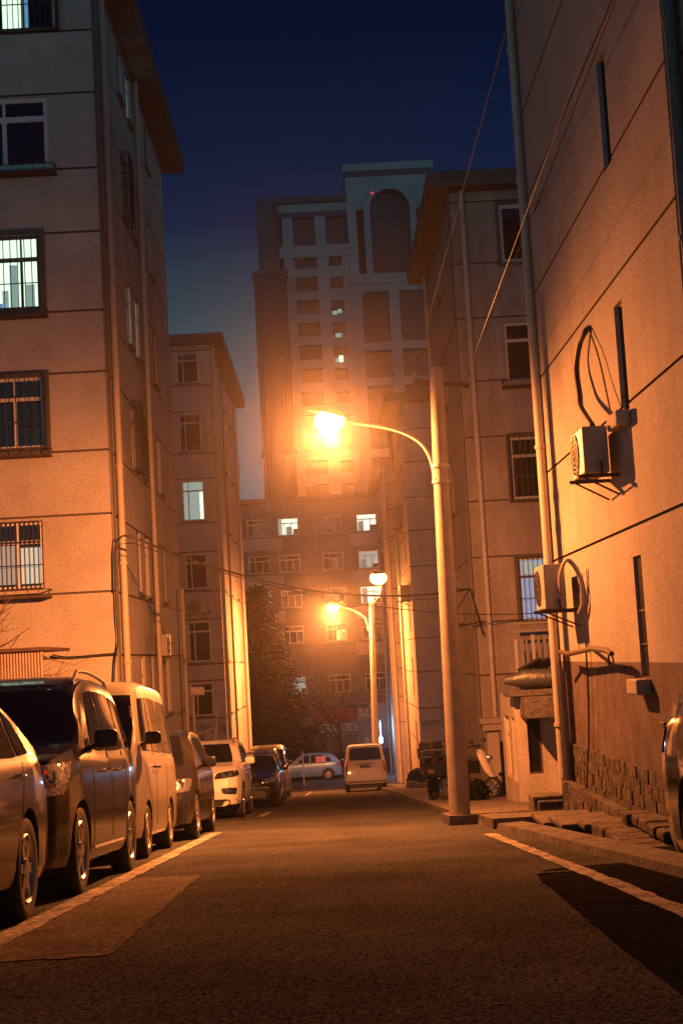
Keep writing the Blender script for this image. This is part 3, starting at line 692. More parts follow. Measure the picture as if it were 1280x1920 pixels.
for p_, q_ in (((838, 1103), (880, 1105)), ((880, 1105), (845, 1160)), ((880, 1105), (905, 1190)), ((845, 1160), (846, 1190)), ((846, 1178), (905, 1165))):
    mb.tube([aty(*p_, 33.35), aty(*q_, 33.35)], .018, 6)
tag(mb.build('cable_bracket', M['iron']), 'angle iron cable bracket on the corner of the second right block', 'bracket')

# ------------------------------------------------------------ air conditioners
def ac_unit(label, p, u_, n_, w_=.8, h_=.55, d_=.3, group='air conditioners on the walls', stand=.0, hose=None):
    """p: bottom back left corner, u_ along the length, n_ thickness direction"""
    u_ = V(u_); n_ = V(n_); z = V((0, 0, 1)); p = V(p)
    root = thing('air_conditioner', label, 'air conditioner', tuple(p), group=group)
    mb = MB(); mb.ob(p, u_, n_, z, 0, w_, stand, stand + d_, .04, .04 + h_); mb.build('casing', M['acwhite'], root, bevel=.02)
    mb = MB(); c_ = p + u_ * w_ * .36 + z * (.04 + h_ * .5) + n_ * (stand + d_)
    for r_ in (.08, .13, .18, .22): mb.lathe(c_, n_, [(r_, .004), (r_ + .014, .004), (r_ + .014, .018), (r_, .018)], 24)
    for k in range(8):
        t_ = PI * k / 4; v_ = u_ * math.cos(t_) + z * math.sin(t_); mb.tube([c_ + n_ * .01, c_ + n_ * .01 + v_ * .22], .006, 5)
    mb.build('fan_grille', M['acdark'], root)
    for k in (.12, .88):
        mb = MB(); q = p + u_ * w_ * k
        mb.ob(q, u_, n_, z, -.02, .02, -.02, stand + d_ + .06, 0, .038); mb.tube([q + z * .01 + n_ * (stand + d_), q - z * .2], .012, 6); mb.build('bracket', M['rust'], root)
    mb = MB(); q = p + u_ * w_ + z * .15 + n_ * (stand + .1)
    mb.tube(cr([q + u_ * .002, q + u_ * .05, q + u_ * .07 + z * -.08, q + u_ * .05 + z * -.16]), .016, 8); mb.build('valve', M['iron'], root, smooth=True)
    return root
# upper one on the right gable: fan faces the street
a1 = ac_unit('air conditioner on bracket high on the right gable below a slit window, black hose above', (RX - .02, 16.35, 2.62), (0, -1, 0), (-1, 0, 0), .74, .52, .28, stand=.10)
mb = MB(); mb.tube(cr([V((RX - .25, 15.75, 3.2)), V((RX - .2, 16.6, 3.55)), atx(1086, 740, RX - .15), atx(1080, 690, RX - .12), atx(1086, 645, RX - .1), atx(1098, 620, RX - .05), atx(1104, 615, RX + .05)]), .035, 8)
mb.build('hose', M['cable'], a1, smooth=True)
mb = MB(); mb.tube(cr([atx(1103, 617, RX - .03), atx(1120, 665, RX - .05), atx(1135, 730, RX - .07), atx(1149, 800, RX - .12)]), .01, 6); mb.build('drain_tube', M['rust'], a1, smooth=True)
a2 = ac_unit('pale air conditioner with looped pipes lower on the right gable near its corner', (RX - .02, 19.4, 1.24), (0, -1, 0), (-1, 0, 0), .80, .58, .28, stand=.18)
mb = MB(); y_ = 18.55
for dx in (.0, .1):
    mb.tube(cr([V((RX - .28, y_, 1.45)), V((RX - .3, y_ - .12 - dx, 1.7)), V((RX - .22, y_ - .25 - dx, 1.88)), V((RX - .1, y_ - .32 - dx, 1.7)), V((RX - .08, y_ - .34 - dx, 1.35)), V((RX - .1, y_ - .2, 1.2))]), .022, 8)
mb.build('hose', M['acwhite'], a2, smooth=True)
ac_unit('small dark air conditioner on a platform on the left block street wall', (LX, 35.0, 1.05), (0, 1, 0), (1, 0, 0), .78, .52, .28)
ac_unit('round fan air conditioner under a window of the second left block', (-5.4, 55.48, 2.75), (1, 0, 0), (0, -1, 0), .8, .55, .3)
ac_unit('air conditioner high on the third right block just under its eave', (RX3, 60.2, 6.0), (0, -1, 0), (-1, 0, 0), .9, .9, .35)
ac_unit('air conditioner halfway up the third right block beside the street cable', (RX3, 58.0, 2.9), (0, -1, 0), (-1, 0, 0), .9, .6, .4)
ac_unit('air conditioner by the upper lit window at the right of the end block', (3.9, 111, 9.3), (1, 0, 0), (0, -1, 0), .9, .6, .35)
# dead branch like bent pipe on the gable
mb = MB(); mb.tube([atx(a, b, RX - .22) for a, b in ((1050, 1222), (1065, 1226), (1085, 1222), (1110, 1216), (1135, 1219), (1146, 1226))], [.03, .035, .03, .032, .035, .03], 8)
mb.tube([atx(1140, 1222, RX - .22), atx(1140, 1246, RX - .2)], .012, 6); mb.tube([atx(1146, 1226, RX - .22), atx(1150, 1243, RX - .2)], .01, 6)
mb.tube([atx(1056, 1222, RX - .22), atx(1058, 1260, RX - .12)], .02, 6); mb.tube([atx(1110, 1216, RX - .22), atx(1108, 1216, RX + .03)], .02, 6)
tag(mb.build('bent_pipe', M['rust'], smooth=True), 'crooked rusty pipe jutting from the right wall above the rough lower band', 'pipe')
mb = MB(); mb.box(RX - .07, RX - .003, 14.2, 14.36, -.12, .0); tag(mb.build('meter_box', M['iron'], bevel=.008), 'tiny dark box on the rough lower band of the right wall', 'box')

# ------------------------------------------------------------ things along the right side
def addbox(name, label, cat, m, boxes, bevel=.015, group=None):
    mb = MB()
    for b in boxes: mb.box(*b)
    return tag(mb.build(name, M[m], bevel=bevel), label, cat, group)
# annex hut
an = thing('annex_hut', 'small plastered annex hut with a doorway between the two right blocks', 'hut', (3.1, 25, gz(25)))
frN = Fr((3.1, 25, 0), (1, 0, 0), (0, -1, 0)); frO = Fr((3.1, 25, 0), (0, 1, 0), (-1, 0, 0))
mb = MB(); wall(mb, frN, 0, 2.5, gz(25) - .2, -.02, [hole(.2, .44, -1.36, -.42), hole(1.0, 1.8, -1.7, -.4)], [(-.32, 0, 0)])
wall(mb, frO, 0, 2, gz(30) - .3, -.02, [hole(.12, .55, -1.5, -.4), hole(.9, 1.6, -1.5, -.4)])
mb.face([(3.1, 25, -.02), (5.6, 25, -.02), (5.6, 27, -.02), (3.1, 27, -.02)]); mb.build('wall', [M['plaster2'], M['groove']], an)
window(frN, an, .2, .44, -1.36, -.42, mull=(), trans=0, t=.03, frame='rust', sill=0)
window(frO, an, .12, .55, -1.5, -.4, mull=(), trans=0, t=.04, sill=0); window(frO, an, .9, 1.6, -1.5, -.4, sill=0)
mb = MB(); mb.box(2.96, 3.75, 24.75, 25.3, -.02, .08); mb.box(3.2, 3.85, 24.3, 24.99, -.38, -.03); mb.build('canopy', M['conc'], an, bevel=.01)
# silver wrapped duct and clutter on the hut roof
mb = MB(); mb.tube([(2.98, 25.1, .25), (3.3, 25.0, .27), (3.9, 25.0, .25)], [.06, .16, .17], 12)
tag(mb.build('wrapped_duct', mat('foil', (.09, .10, .11), .45, metal=.5, bump=.8, bscale=12), smooth=True), 'silver wrapped duct lying on top of the annex hut', 'duct')
mb = MB()
for k in range(7): mb.tube([(3.25 + .1 * k, 25.3 + .05 * (k % 3), .42), (3.55 + .07 * k, 25.1, .58 + .02 * (k % 2))], .03, 6)
tag(mb.build('scrap_pile', M['iron']), 'dark scrap and sticks piled behind the silver duct', 'scrap')
# white slatted rack with clutter beneath the blue lit window
rk = thing('balcony_rack', 'pale slatted rack full of clutter beneath the blue lit window', 'rack', (4.4, 32.9, .1))
mb = MB()
for z in (1.15, 1.32): mb = MB(); mb.box(4.08, 6.0, 32.5, 32.56, z, z + .06); mb.build('rail', M['acwhite'], rk)
mb = MB(); mb.box(4.1, 6.0, 32.5, 33.58, .1, .16); mb.build('shelf', M['acwhite'], rk)
rnd = random.Random(5)
for k in range(9):
    mb = MB(); x = 4.12 + k * .13; mb.box(x, x + rnd.uniform(.04, .09), 32.44, 32.5, .2 + rnd.uniform(0, .06), 1.1 - rnd.uniform(0, .12)); mb.build('slat', M['acwhite' if k % 3 else 'whiteframe'], rk)
# cylindrical vent and dim kiosk left of the hut
addbox('brick_pier', 'square capped masonry pier left of the annex hut doorway', 'pier', 'plaster3', [(3.28, 3.56, 31.6, 31.9, gz(32), -.95), (3.2, 3.62, 31.5, 32.0, -.948, -.80), (3.14, 3.66, 31.45, 32.05, -.798, -.68)])
# steps and slabs
addbox('stone_trough', 'square stone block with sunken dark face at the foot of the corner pipe', 'stone block', 'conc', [(2.72, 3.22, 20.5, 20.98, -1.62, -1.28), (2.78, 3.16, 20.40, 20.49, -1.56, -1.34)], .02)
addbox('stone_kerb', 'long kerb stone in front of the scooter beside the pole', 'kerb stone', 'conc', [(2.02, 2.66, 20.6, 21.0, -1.66, -1.5)], .03)
addbox('stone_slab', 'flat stone slab between the pole and the corner pipe', 'slab', 'conc', [(2.5, 3.25, 19.2, 20.2, -1.56, -1.48)], .03)
for i, (x0, x1, y0, y1, z, lb) in enumerate(((2.36, 3.3, 17.0, 18.1, -1.30, 'far concrete cover slab over the dark gutter by the right wall'), (2.4, 3.22, 15.9, 16.9, -1.20, 'middle concrete cover slab over the dark gutter by the right wall'), (2.55, 3.16, 15.3, 15.8, -1.14, 'near narrow concrete cover slab over the dark gutter'))):
    addbox('cover_slab', lb, 'slab', 'conc', [(x0, x1, y0, y1, z, z + .07)], .02, 'cover slabs over the gutter')
addbox('gutter_wall', 'low dark wall carrying the cover slabs along the right gutter', 'gutter', 'stone', [(2.9, 3.1, 15.2, 18.2, -1.8, -1.31)], .01)
st = thing('stone_steps', 'low rubble stone steps beside the dark car, foot of the right wall', 'steps', (2.9, 14.0, gz(14)))
for k, (x0, x1, y0, y1, z0, z1) in enumerate(((2.52, 3.1, 12.6, 15.0, gz(15) - .1, -.98), (2.8, 3.1, 12.9, 14.6, -.98, -.86))):
    mb = MB(); rnd = random.Random(k); y = y0
    while y < y1:
        e = min(y1, y + rnd.uniform(.3, .5)); z = z0
        mb.box(x0 + rnd.uniform(0, .05), x1, y + .008, e - .008, z0, z1 - rnd.uniform(0, .03)); y = e
    mb.build('step', M['stone'], st, bevel=.025)
# ------------------------------------------------------------ left side bits
sh = thing('shed', 'low shed with corrugated metal wall behind the minivan at the left edge', 'shed', (-7, 25.2, gz(25)))
mb = MB(); x = -8.0
while x < -4.97: mb.tube([(x, 25.0, gz(25)), (x, 25.0, 1.22)], .028, 6); x += .052
mb.box(-8, -4.97, 25.02, 25.04, gz(25), 1.22); mb.build('wall', mat('corrugated', (.22, .16, .13), .7, var=.2, scale=4), sh)
mb = MB(); mb.box(-8.1, -4.93, 24.93, 27.5, 1.22, 1.28); mb.build('roof', M['rust'], sh)
bt = thing('bare_tree', 'bare leafless branches reaching in from the left edge over the shed', 'tree', (-6.6, 26.2, gz(26)))
mb = MB(); rnd = random.Random(11)
def branch(mb, p, d, L, r_, lev, cu=.35):
    pts = [V(p)]; d = V(d).normalized(); n = 6
    for k in range(n):
        d = (d + V((rnd.uniform(-1, 1), rnd.uniform(-1, 1) * .5, rnd.uniform(-.8, 1))) * cu * .45).normalized(); pts.append(pts[-1] + d * L / n)
    mb.tube(pts, [r_ * (1 - .75 * k / n) for k in range(n + 1)], 6)
    if lev > 0:
        for k in range(rnd.randint(2, 4)):
            i = rnd.randint(1, n); dd = (d + V((rnd.uniform(-1, 1), rnd.uniform(-.6, .6), rnd.uniform(-.9, .9))) * 1.1).normalized()
            branch(mb, pts[i], dd, L * rnd.uniform(.5, .8), r_ * .55, lev - 1)
mb2 = MB(); mb2.tube([(-6.9, 26.2, gz(26)), (-6.8, 26.2, -.6), (-6.6, 26.1, .9)], [.12, .1, .06], 8); mb2.build('trunk', M['rust'], bt, smooth=True)
for d_, L_ in (((1, 0, .55), 1.3), ((1, 0, .25), 1.3), ((1, .1, .05), 1.2), ((.6, 0, 1), 1.0), ((1, 0, .8), 1.1)): branch(mb, (-6.6 + .2 * rnd.random(), 26.1, .9 + .3 * rnd.random()), d_, L_, .022, 2)
mb.build('branches', mat('bark', (.09, .06, .045), .9), bt, smooth=True)
# sign behind the cars
sg = thing('sign_post', 'blank white rectangular sign board on a post behind the parked cars', 'sign', (-4.3, 45, gz(45)))
mb = MB(); mb.tube([aty(362, 1300, 45), (aty(362, 1300, 45).x, 45, gz(45))], .05, 8); mb.build('post', M['pipe'], sg)
mb = MB(); q = aty(358, 1304, 45); mb.box(q.x, q.x + .43, 44.92, 44.95, q.z, q.z + .26); mb.build('board', mat('board', (.6, .55, .48), .6), sg, bevel=.006)
mb = MB(); q = aty(404, 1312, 47); mb.tube([q, (q.x, 47, gz(47))], .03, 8); mb.tube([aty(370, 1378, 46), aty(403, 1364, 46)], .03, 8); mb.tube([aty(370, 1378, 46), V((aty(370, 1378, 46).x, 46, gz(46)))], .03, 8)
mb.tube([aty(403, 1364, 46), V((aty(403, 1364, 46).x, 46, gz(46)))], .03, 8)
tag(mb.build('metal_railing', M['pipe'], smooth=True), 'thin metal railing with tall post right of the blank sign', 'railing')
q = aty(307, 1193, 34.5)

an_ = thing('tv_antenna', 'small rake shaped television antenna on the upper street wall of the left block', 'antenna', (LX, 35.2, 12.6))
mb = MB(); a0, a1_ = atx(238, 372, LX + .4), atx(292, 362, LX + .4) ; mb.tube([atx(241, 378, LX + .02), atx(243, 374, LX + .42)], .012, 6)
b0, b1 = aty(241, 375, 35.0), aty(290, 356, 35.0); mb.tube([b0, b1], .01, 6); mb.build('boom', M['pipe'], an_)
for k in range(4):
    c0 = b0.lerp(b1, .15 + .26 * k); mb = MB(); mb.tube([c0 + V((.12, 0, -.32)), c0 + V((-.10, 0, .30))], .008, 5); mb.build('element', M['pipe'], an_)
# ------------------------------------------------------------ cars
def rball(mb, c, rx, ry, rz, n=12, e=.55):
    i0 = len(mb.v); f_ = lambda v: math.copysign(abs(v) ** e, v)
    for k in range(n + 1):
        p = PI * k / n
        for j in range(2 * n): t = PI * j / n; mb.v.append((c[0] + rx * f_(math.sin(p)) * f_(math.cos(t)), c[1] + ry * f_(math.sin(p)) * f_(math.sin(t)), c[2] + rz * f_(math.cos(p))))
    for k in range(n):
        for j in range(2 * n): mb.f.append((i0 + k * 2 * n + j, i0 + (k + 1) * 2 * n + j, i0 + (k + 1) * 2 * n + (j + 1) % (2 * n), i0 + k * 2 * n + (j + 1) % (2 * n))); mb.m.append(0)
def smooth_curve(pts, x):
    if x <= pts[0][0]: return pts[0][1]
    for (a, va), (b, vb) in zip(pts, pts[1:]):
        if x <= b:
            i = pts.index((a, va)); t = (x - a) / (b - a)
            pm = pts[max(i - 1, 0)]; pn = pts[min(i + 2, len(pts) - 1)]
            m0 = (vb - pm[1]) / (b - pm[0]) if b != pm[0] else 0; m1 = (pn[1] - va) / (pn[0] - a) if pn[0] != a else 0
            h = b - a; t2, t3 = t * t, t * t * t
            val = (2 * t3 - 3 * t2 + 1) * va + (t3 - 2 * t2 + t) * h * m0 * .75 + (-2 * t3 + 3 * t2) * vb + (t3 - t2) * h * m1 * .75
            return val
    return pts[-1][1]
def lin(pts, x):
    if x <= pts[0][0]: return pts[0][1]
    for (a, va), (b, vb) in zip(pts, pts[1:]):
        if x <= b: return va + (vb - va) * (x - a) / (b - a)
    return pts[-1][1]
def car(name, label, cat, loc, S, pm, rz=0, group='vehicles parked along the street'):
    """local frame: front at y=0, rear at y=L, x across, z up. S = spec dict."""
    tilt = -math.atan(SL) if loc[1] < 86 else 0
    root = thing(name, label, cat, loc, (0, 0, 0), group)
    root.rotation_mode = 'XYZ'
    root.matrix_world = Matrix.Translation(V(loc)) @ Matrix.Rotation(tilt, 4, 'X') @ Matrix.Rotation(rz, 4, 'Z')
    L, W, zs = S['L'], S['W'], S.get('zs', .22)
    top, belt, plan = S['top'], S['belt'], S['plan']
    ys = sorted({round(y, 3) for y in [p[0] for p in top] + [p[0] for p in belt] + [p[0] for p in plan] + [L * k / 44 for k in range(45)] if 0 <= y <= L})
    tum = S.get('tumble', .16)
    def section(y):
        w_ = W / 2 * lin(plan, y); zt = smooth_curve(top, y); zbt = min(lin(belt, y), zt - .012); h = zt - zbt; hh = min(h, .62)
        wr = w_ * .955 - tum * (hh / .5) ** 1.0 * .9
        zz = zs + S.get('ride', 0)
        return [(w_ * .86, zz), (w_ * .955, zz + .03), (w_ * .985, zz + .12), (w_, zz + (zbt - zz) * .42), (w_ * 1.0, zz + (zbt - zz) * .66), (w_ * .99, zz + (zbt - zz) * .86),
                (w_ * .97, zbt - .02), (w_ * .95, zbt + .01 * min(1, h * 8)), (w_ * .945 - (w_ * .945 - wr) * .45, zbt + h * .42), (wr, zbt + h * .84), (wr * .955, zbt + h * .93), (wr * .8, zbt + h * .985), (wr * .45, zbt + h * 1.0), (0, zt)]
    mb = MB(); secs = [section(y) for y in ys]; n = len(secs[0])
    for side in (1, -1):
        for i in range(len(ys) - 1):
            A, B = secs[i], secs[i + 1]
            for j in range(n - 1):
                q = [(A[j][0] * side, ys[i], A[j][1]), (A[j + 1][0] * side, ys[i], A[j + 1][1]), (B[j + 1][0] * side, ys[i + 1], B[j + 1][1]), (B[j][0] * side, ys[i + 1], B[j][1])]
                if side == -1: q.reverse()
                mb.face(q, 0)
            q = [(0, ys[i], A[0][1]), (A[0][0] * side, ys[i], A[0][1]), (B[0][0] * side, ys[i + 1], B[0][1]), (0, ys[i + 1], B[0][1])]
            if side == -1: q.reverse()
            mb.face(q, 1)
    for y, A, fl in ((ys[0], secs[0], 1), (ys[-1], secs[-1], -1)):
        for j in range(n - 1):
            q = [(-A[j][0], y, A[j][1]), (A[j][0], y, A[j][1]), (A[j + 1][0], y, A[j + 1][1]), (-A[j + 1][0], y, A[j + 1][1])]
            if fl == -1: q.reverse()
            mb.face(q, 0)
    body = mb.build('body', [pm, M['blackplastic']], root, smooth=True, local=True)
    rw = S['rw']; aw = rw + S.get('arch', .055)
    # wheel arches cut out
    cut = MB()
    for yw in S['wheels']:
        for s_ in (1, -1): cut.lathe((s_ * (W / 2 - .30), yw, rw), (s_, 0, 0), [(.001, 0), (aw, 0), (aw, .6), (.001, .6)], 36)
    co = cut.build('cutter', M['blackplastic'], root, local=True)
    import bmesh
    bm = bmesh.new(); bm.from_mesh(co.data); bmesh.ops.remove_doubles(bm, verts=bm.verts, dist=1e-4); bmesh.ops.recalc_face_normals(bm, faces=bm.faces); bm.to_mesh(co.data); bm.free()
    bm = bmesh.new(); bm.from_mesh(body.data); bmesh.ops.remove_doubles(bm, verts=bm.verts, dist=1e-4); bmesh.ops.recalc_face_normals(bm, faces=bm.faces); bm.to_mesh(body.data); bm.free()
    full = BVHTree.FromPolygons([v.co.copy() for v in body.data.vertices], [tuple(p.vertices) for p in body.data.polygons])
    md = body.modifiers.new('b', 'BOOLEAN'); md.operation = 'DIFFERENCE'; md.object = co; md.solver = 'EXACT'
    bpy.context.view_layer.update(); dg = bpy.context.evaluated_depsgraph_get()
    nm = bpy.data.meshes.new_from_object(body.evaluated_get(dg)); body.modifiers.clear(); old = body.data; body.data = nm
    bpy.data.objects.remove(co)
    body.data.polygons.foreach_set('use_smooth', [True] * len(body.data.polygons)); body.data.set_sharp_from_angle(angle=math.radians(32))
    def patch(name_, cs, ax, m, off=.006, par=root, rnd_=.25, nn=10):
        """cs: 4 corners (a,b) in the projection plane; ax: F front, R rear, +/- sides, T top"""
        g = []; c0, c1, c2, c3 = [V((*c, 0)) for c in cs]
        for i in range(nn + 1):
            row = []
            for j in range(nn + 1):
                a = -1 + 2 * i / nn; b = -1 + 2 * j / nn
                aa = a * math.sqrt(1 - rnd_ * b * b / 2); bb = b * math.sqrt(1 - rnd_ * a * a / 2)
                s_, t_ = (aa + 1) / 2, (bb + 1) / 2
                p = c0.lerp(c1, s_).lerp(c3.lerp(c2, s_), t_)
                if ax in 'FR':
                    o_ = V((p.x, -2 if ax == 'F' else L + 2, p.y)); d_ = V((0, 1 if ax == 'F' else -1, 0))
                elif ax == 'T': o_ = V((p.x, p.y, 4)); d_ = V((0, 0, -1))
                else: sg_ = 1 if ax == '+' else -1; o_ = V((sg_ * 3, p.x, p.y)); d_ = V((-sg_, 0, 0))
                hit, no, _, _ = full.ray_cast(o_, d_)
                if hit is None: row.append(None); continue
                if no.dot(d_) > 0: no = -no
                row.append((hit + no * off, hit - no * .02))
            g.append(row)
        mb = MB()
        for i in range(nn):
            for j in range(nn):
                q = [g[i][j], g[i + 1][j], g[i + 1][j + 1], g[i][j + 1]]
                if None in q: continue
                mb.face([k[0] for k in q])
        for (I, J) in [((i, 0), (i + 1, 0)) for i in range(nn)] + [((i, nn), (i + 1, nn)) for i in range(nn)] + [((0, j), (0, j + 1)) for j in range(nn)] + [((nn, j), (nn, j + 1)) for j in range(nn)]:
            a, b = g[I[0]][I[1]], g[J[0]][J[1]]
            if a and b: mb.face([a[0], b[0], b[1], a[1]])
        return mb.build(name_, m, par, smooth=True, local=True)
    # glass
    if 'ws' in S: patch('windshield', S['ws'], 'F', M['carglass'], rnd_=.12, nn=16)
    if 'bw' in S: patch('rear_window', S['bw'], 'R', M['carglass'], rnd_=.15, nn=14)
    for q in S.get('side', []):
        for ax in '+-': patch('side_window', q, ax, M['carglass'], rnd_=.08, nn=10)
    for q in S.get('dside', []):
        for ax in '+-': patch('side_window', q, ax, M['carglass'], rnd_=.04, nn=8)
    seam = M['blackplastic']
    for (ya, za, yb, zb_) in S.get('seams', []):
        for ax in '+-': patch('door_seam', ((ya, za), (ya + .012, za), (yb + .012, zb_), (yb, zb_)), ax, seam, .0025, rnd_=0, nn=12)
    for (y_, z_) in S.get('handles', []):
        for s_ in (1, -1):
            mb = MB(); hit, no, _, _ = full.ray_cast(V((s_ * 3, y_, z_)), V((-s_, 0, 0)))
            if hit is None: continue
            mb.tube([hit + V((-s_ * .01, -.09, 0)), hit + V((s_ * .03, -.07, .004)), hit + V((s_ * .035, 0, .006)), hit + V((s_ * .03, .07, .004)), hit + V((-s_ * .01, .09, 0))], .011, 8)
            mb.build('door_handle', M[S.get('hm', 'chrome')], root, smooth=True, local=True)
    for (q, ax, m_, nm_) in S.get('patches', []):
        patch(nm_, q, ax, M[m_], S.get('poff', .008), rnd_=.3)
        if ax in 'FR' and nm_ in ('headlight', 'tail_light', 'fog_light'): patch(nm_, [(-a, b) for a, b in q], ax, M[m_], .008, rnd_=.3)
    for (x_, z_, r_) in S.get('bowls', []):
        for s_ in (1, -1):
            hit, no, _, _ = full.ray_cast(V((s_ * x_, -2, z_)), V((0, 1, 0)))
            if hit is None: continue
            if no.y > 0: no = -no
            mb = MB(); mb.lathe(hit + no * .004, (no * .5 + V((0, -.5, 0))), [(r_, -.01), (r_, .012), (r_ * .8, .016), (r_ * .5, .008), (r_ * .3, .022), (0, .03)], 16); mb.build('reflector', M['chrome'], root, smooth=True, local=True)
    # wheels
    for yw in S['wheels']:
        for s_ in (1, -1):
            xo = s_ * (W / 2 - .01); wt = .20
            mb = MB(); mb.lathe((xo, yw, rw), (s_, 0, 0), [(rw * .62, -wt), (rw * .93, -wt + .01), (rw, -wt + .04), (rw, -.035), (rw * .975, -.01), (rw * .88, .0), (rw * .70, -.012), (rw * .66, -.03)], 36)
            ty = mb.build('wheel', M['tyre'], root, smooth=True, local=True); ORG[ty.name] = V((0, 0, 0))
            mb = MB(); mb.lathe((xo, yw, rw), (s_, 0, 0), [(rw * .69, -.02), (rw * .66, -.005), (rw * .61, -.03), (rw * .60, -.16), (.0, -.16)], 36)
            rr = rw * .64
            for k in range(S.get('spokes', 6)):
                t_ = 2 * PI * k / S.get('spokes', 6); v_ = V((0, math.cos(t_), math.sin(t_))); o_ = V((xo, yw, rw))
                v2 = V((0, -math.sin(t_), math.cos(t_)))
                mb.ob(o_, v_, v2, V((s_, 0, 0)), .03, rr, -.028, .028, -.055, -.018)
            mb.lathe((xo, yw, rw), (s_, 0, 0), [(.065, -.06), (.06, -.008), (.0, -.004)], 16)
            mb.build('rim', M['rim'] if S.get('rimm') is None else M[S['rimm']], ty, smooth=True, local=True)
    mb = MB(); mb.box(-W / 2 * .72, W / 2 * .72, .35, L - .35, .15, zs + .25)
    for yw in S['wheels']: mb.box(-W / 2 + .12, W / 2 - .12, yw - .06, yw + .06, rw - .06, rw + .06)
    mb.build('underbody', M['blackplastic'], root, local=True)
    if 'mirror' in S:
        y_, z_, sz = S['mirror']
        for s_ in (1, -1):
            hit, no, _, _ = full.ray_cast(V((s_ * 3, y_, z_ - .06)), V((-s_, 0, 0)))
            mb = MB(); x_ = hit.x if hit else s_ * W * .44; rball(mb, (x_ + s_ * .14, y_ - .01, z_ + .03), .105 * sz, .055 * sz, .08 * sz)
            mb.tube([(x_ - s_ * .03, y_ + .01, z_ - .05), (x_ + s_ * .12, y_, z_ - .0)], .022, 8); mr_ = mb.build('mirror', M['blackplastic'] if S.get('mdark') else pm, root, smooth=True, local=True)
    if S.get('rails'):
        for s_ in (1, -1):
            mb = MB(); ya, yb = S['rails']; pts = []
            for k in range(9):
                y_ = ya + (yb - ya) * k / 8; zt = smooth_curve(top, y_); pts.append(V((s_ * (W / 2 - .27), y_, zt + (.03 if 0 < k < 8 else -.03))))
            mb.tube(pts, .018, 8); mb.build('roof_rail', M['rim'], root, smooth=True, local=True)
    if S.get('sill'):
        ya, yb = S['sill']
        for s_ in (1, -1): mb = MB(); mb.tube([(s_ * (W / 2 * .985), ya, zs + .12), (s_ * (W / 2 * .985), yb, zs + .12)], .012, 6); mb.build('sill_trim', M['chrome'], root, local=True)
    return root, full
PLF = [(0, .72), (.08, .82), (.2, .90), (.45, .965), (.9, 1.0)]
def plan(L, rear=(.2, .935, .89)): return PLF + [(L - .9, 1.0), (L - .45, .975), (L - rear[0], rear[1]), (L - .06, rear[2]), (L, rear[2] - .07)]
SEDAN = dict(L=4.55, W=1.76, rw=.315, wheels=(.85, 3.5), zs=.2,
    top=[(0, .52), (.05, .66), (.2, .76), (.6, .86), (1.15, .97), (1.35, 1.02), (2.0, 1.37), (2.6, 1.44), (3.3, 1.40), (3.95, 1.14), (4.1, 1.10), (4.42, 1.06), (4.5, .95), (4.55, .70)],
    belt=[(0, .50), (.3, .74), (1.2, .92), (2.6, .96), (3.9, 1.0), (4.5, .92), (4.55, .66)], plan=plan(4.55),
    ws=[(-.66, 1.0), (.66, 1.0), (.53, 1.36), (-.53, 1.36)], bw=[(-.6, 1.12), (.6, 1.12), (.52, 1.36), (-.52, 1.36)],
    side=[((1.62, .985), (2.42, .985), (2.42, 1.335), (2.12, 1.32)), ((2.50, .985), (3.32, 1.0), (3.22, 1.33), (2.50, 1.335)), ((3.38, 1.01), (3.72, 1.03), (3.48, 1.24), (3.3, 1.30))],
    seams=[(1.35, .35, 1.45, .93), (2.46, .30, 2.46, 1.33), (3.30, .62, 3.42, .97)], handles=[(2.3, .86), (3.25, .88)], bowls=[(.58, .69, .05), (.70, .72, .045)], mirror=(1.72, 1.0, 1),
    patches=[(((.42, .62), (.80, .66), (.80, .80), (.46, .74)), 'F', 'lampglass', 'headlight'), (((-.36, .56), (.36, .56), (.38, .70), (-.38, .70)), 'F', 'blackplastic', 'grille'),
             (((-.55, .26), (.55, .26), (.5, .44), (-.5, .44)), 'F', 'blackplastic', 'air_intake'), (((-.22, .46), (.22, .46), (.22, .56), (-.22, .56)), 'F', 'plate_b', 'licence_plate'),
             (((.5, .80), (.84, .80), (.84, .96), (.5, .96)), 'R', 'redlens', 'tail_light'), (((-.22, .70), (.22, .70), (.22, .82), (-.22, .82)), 'R', 'plate_b', 'licence_plate')])
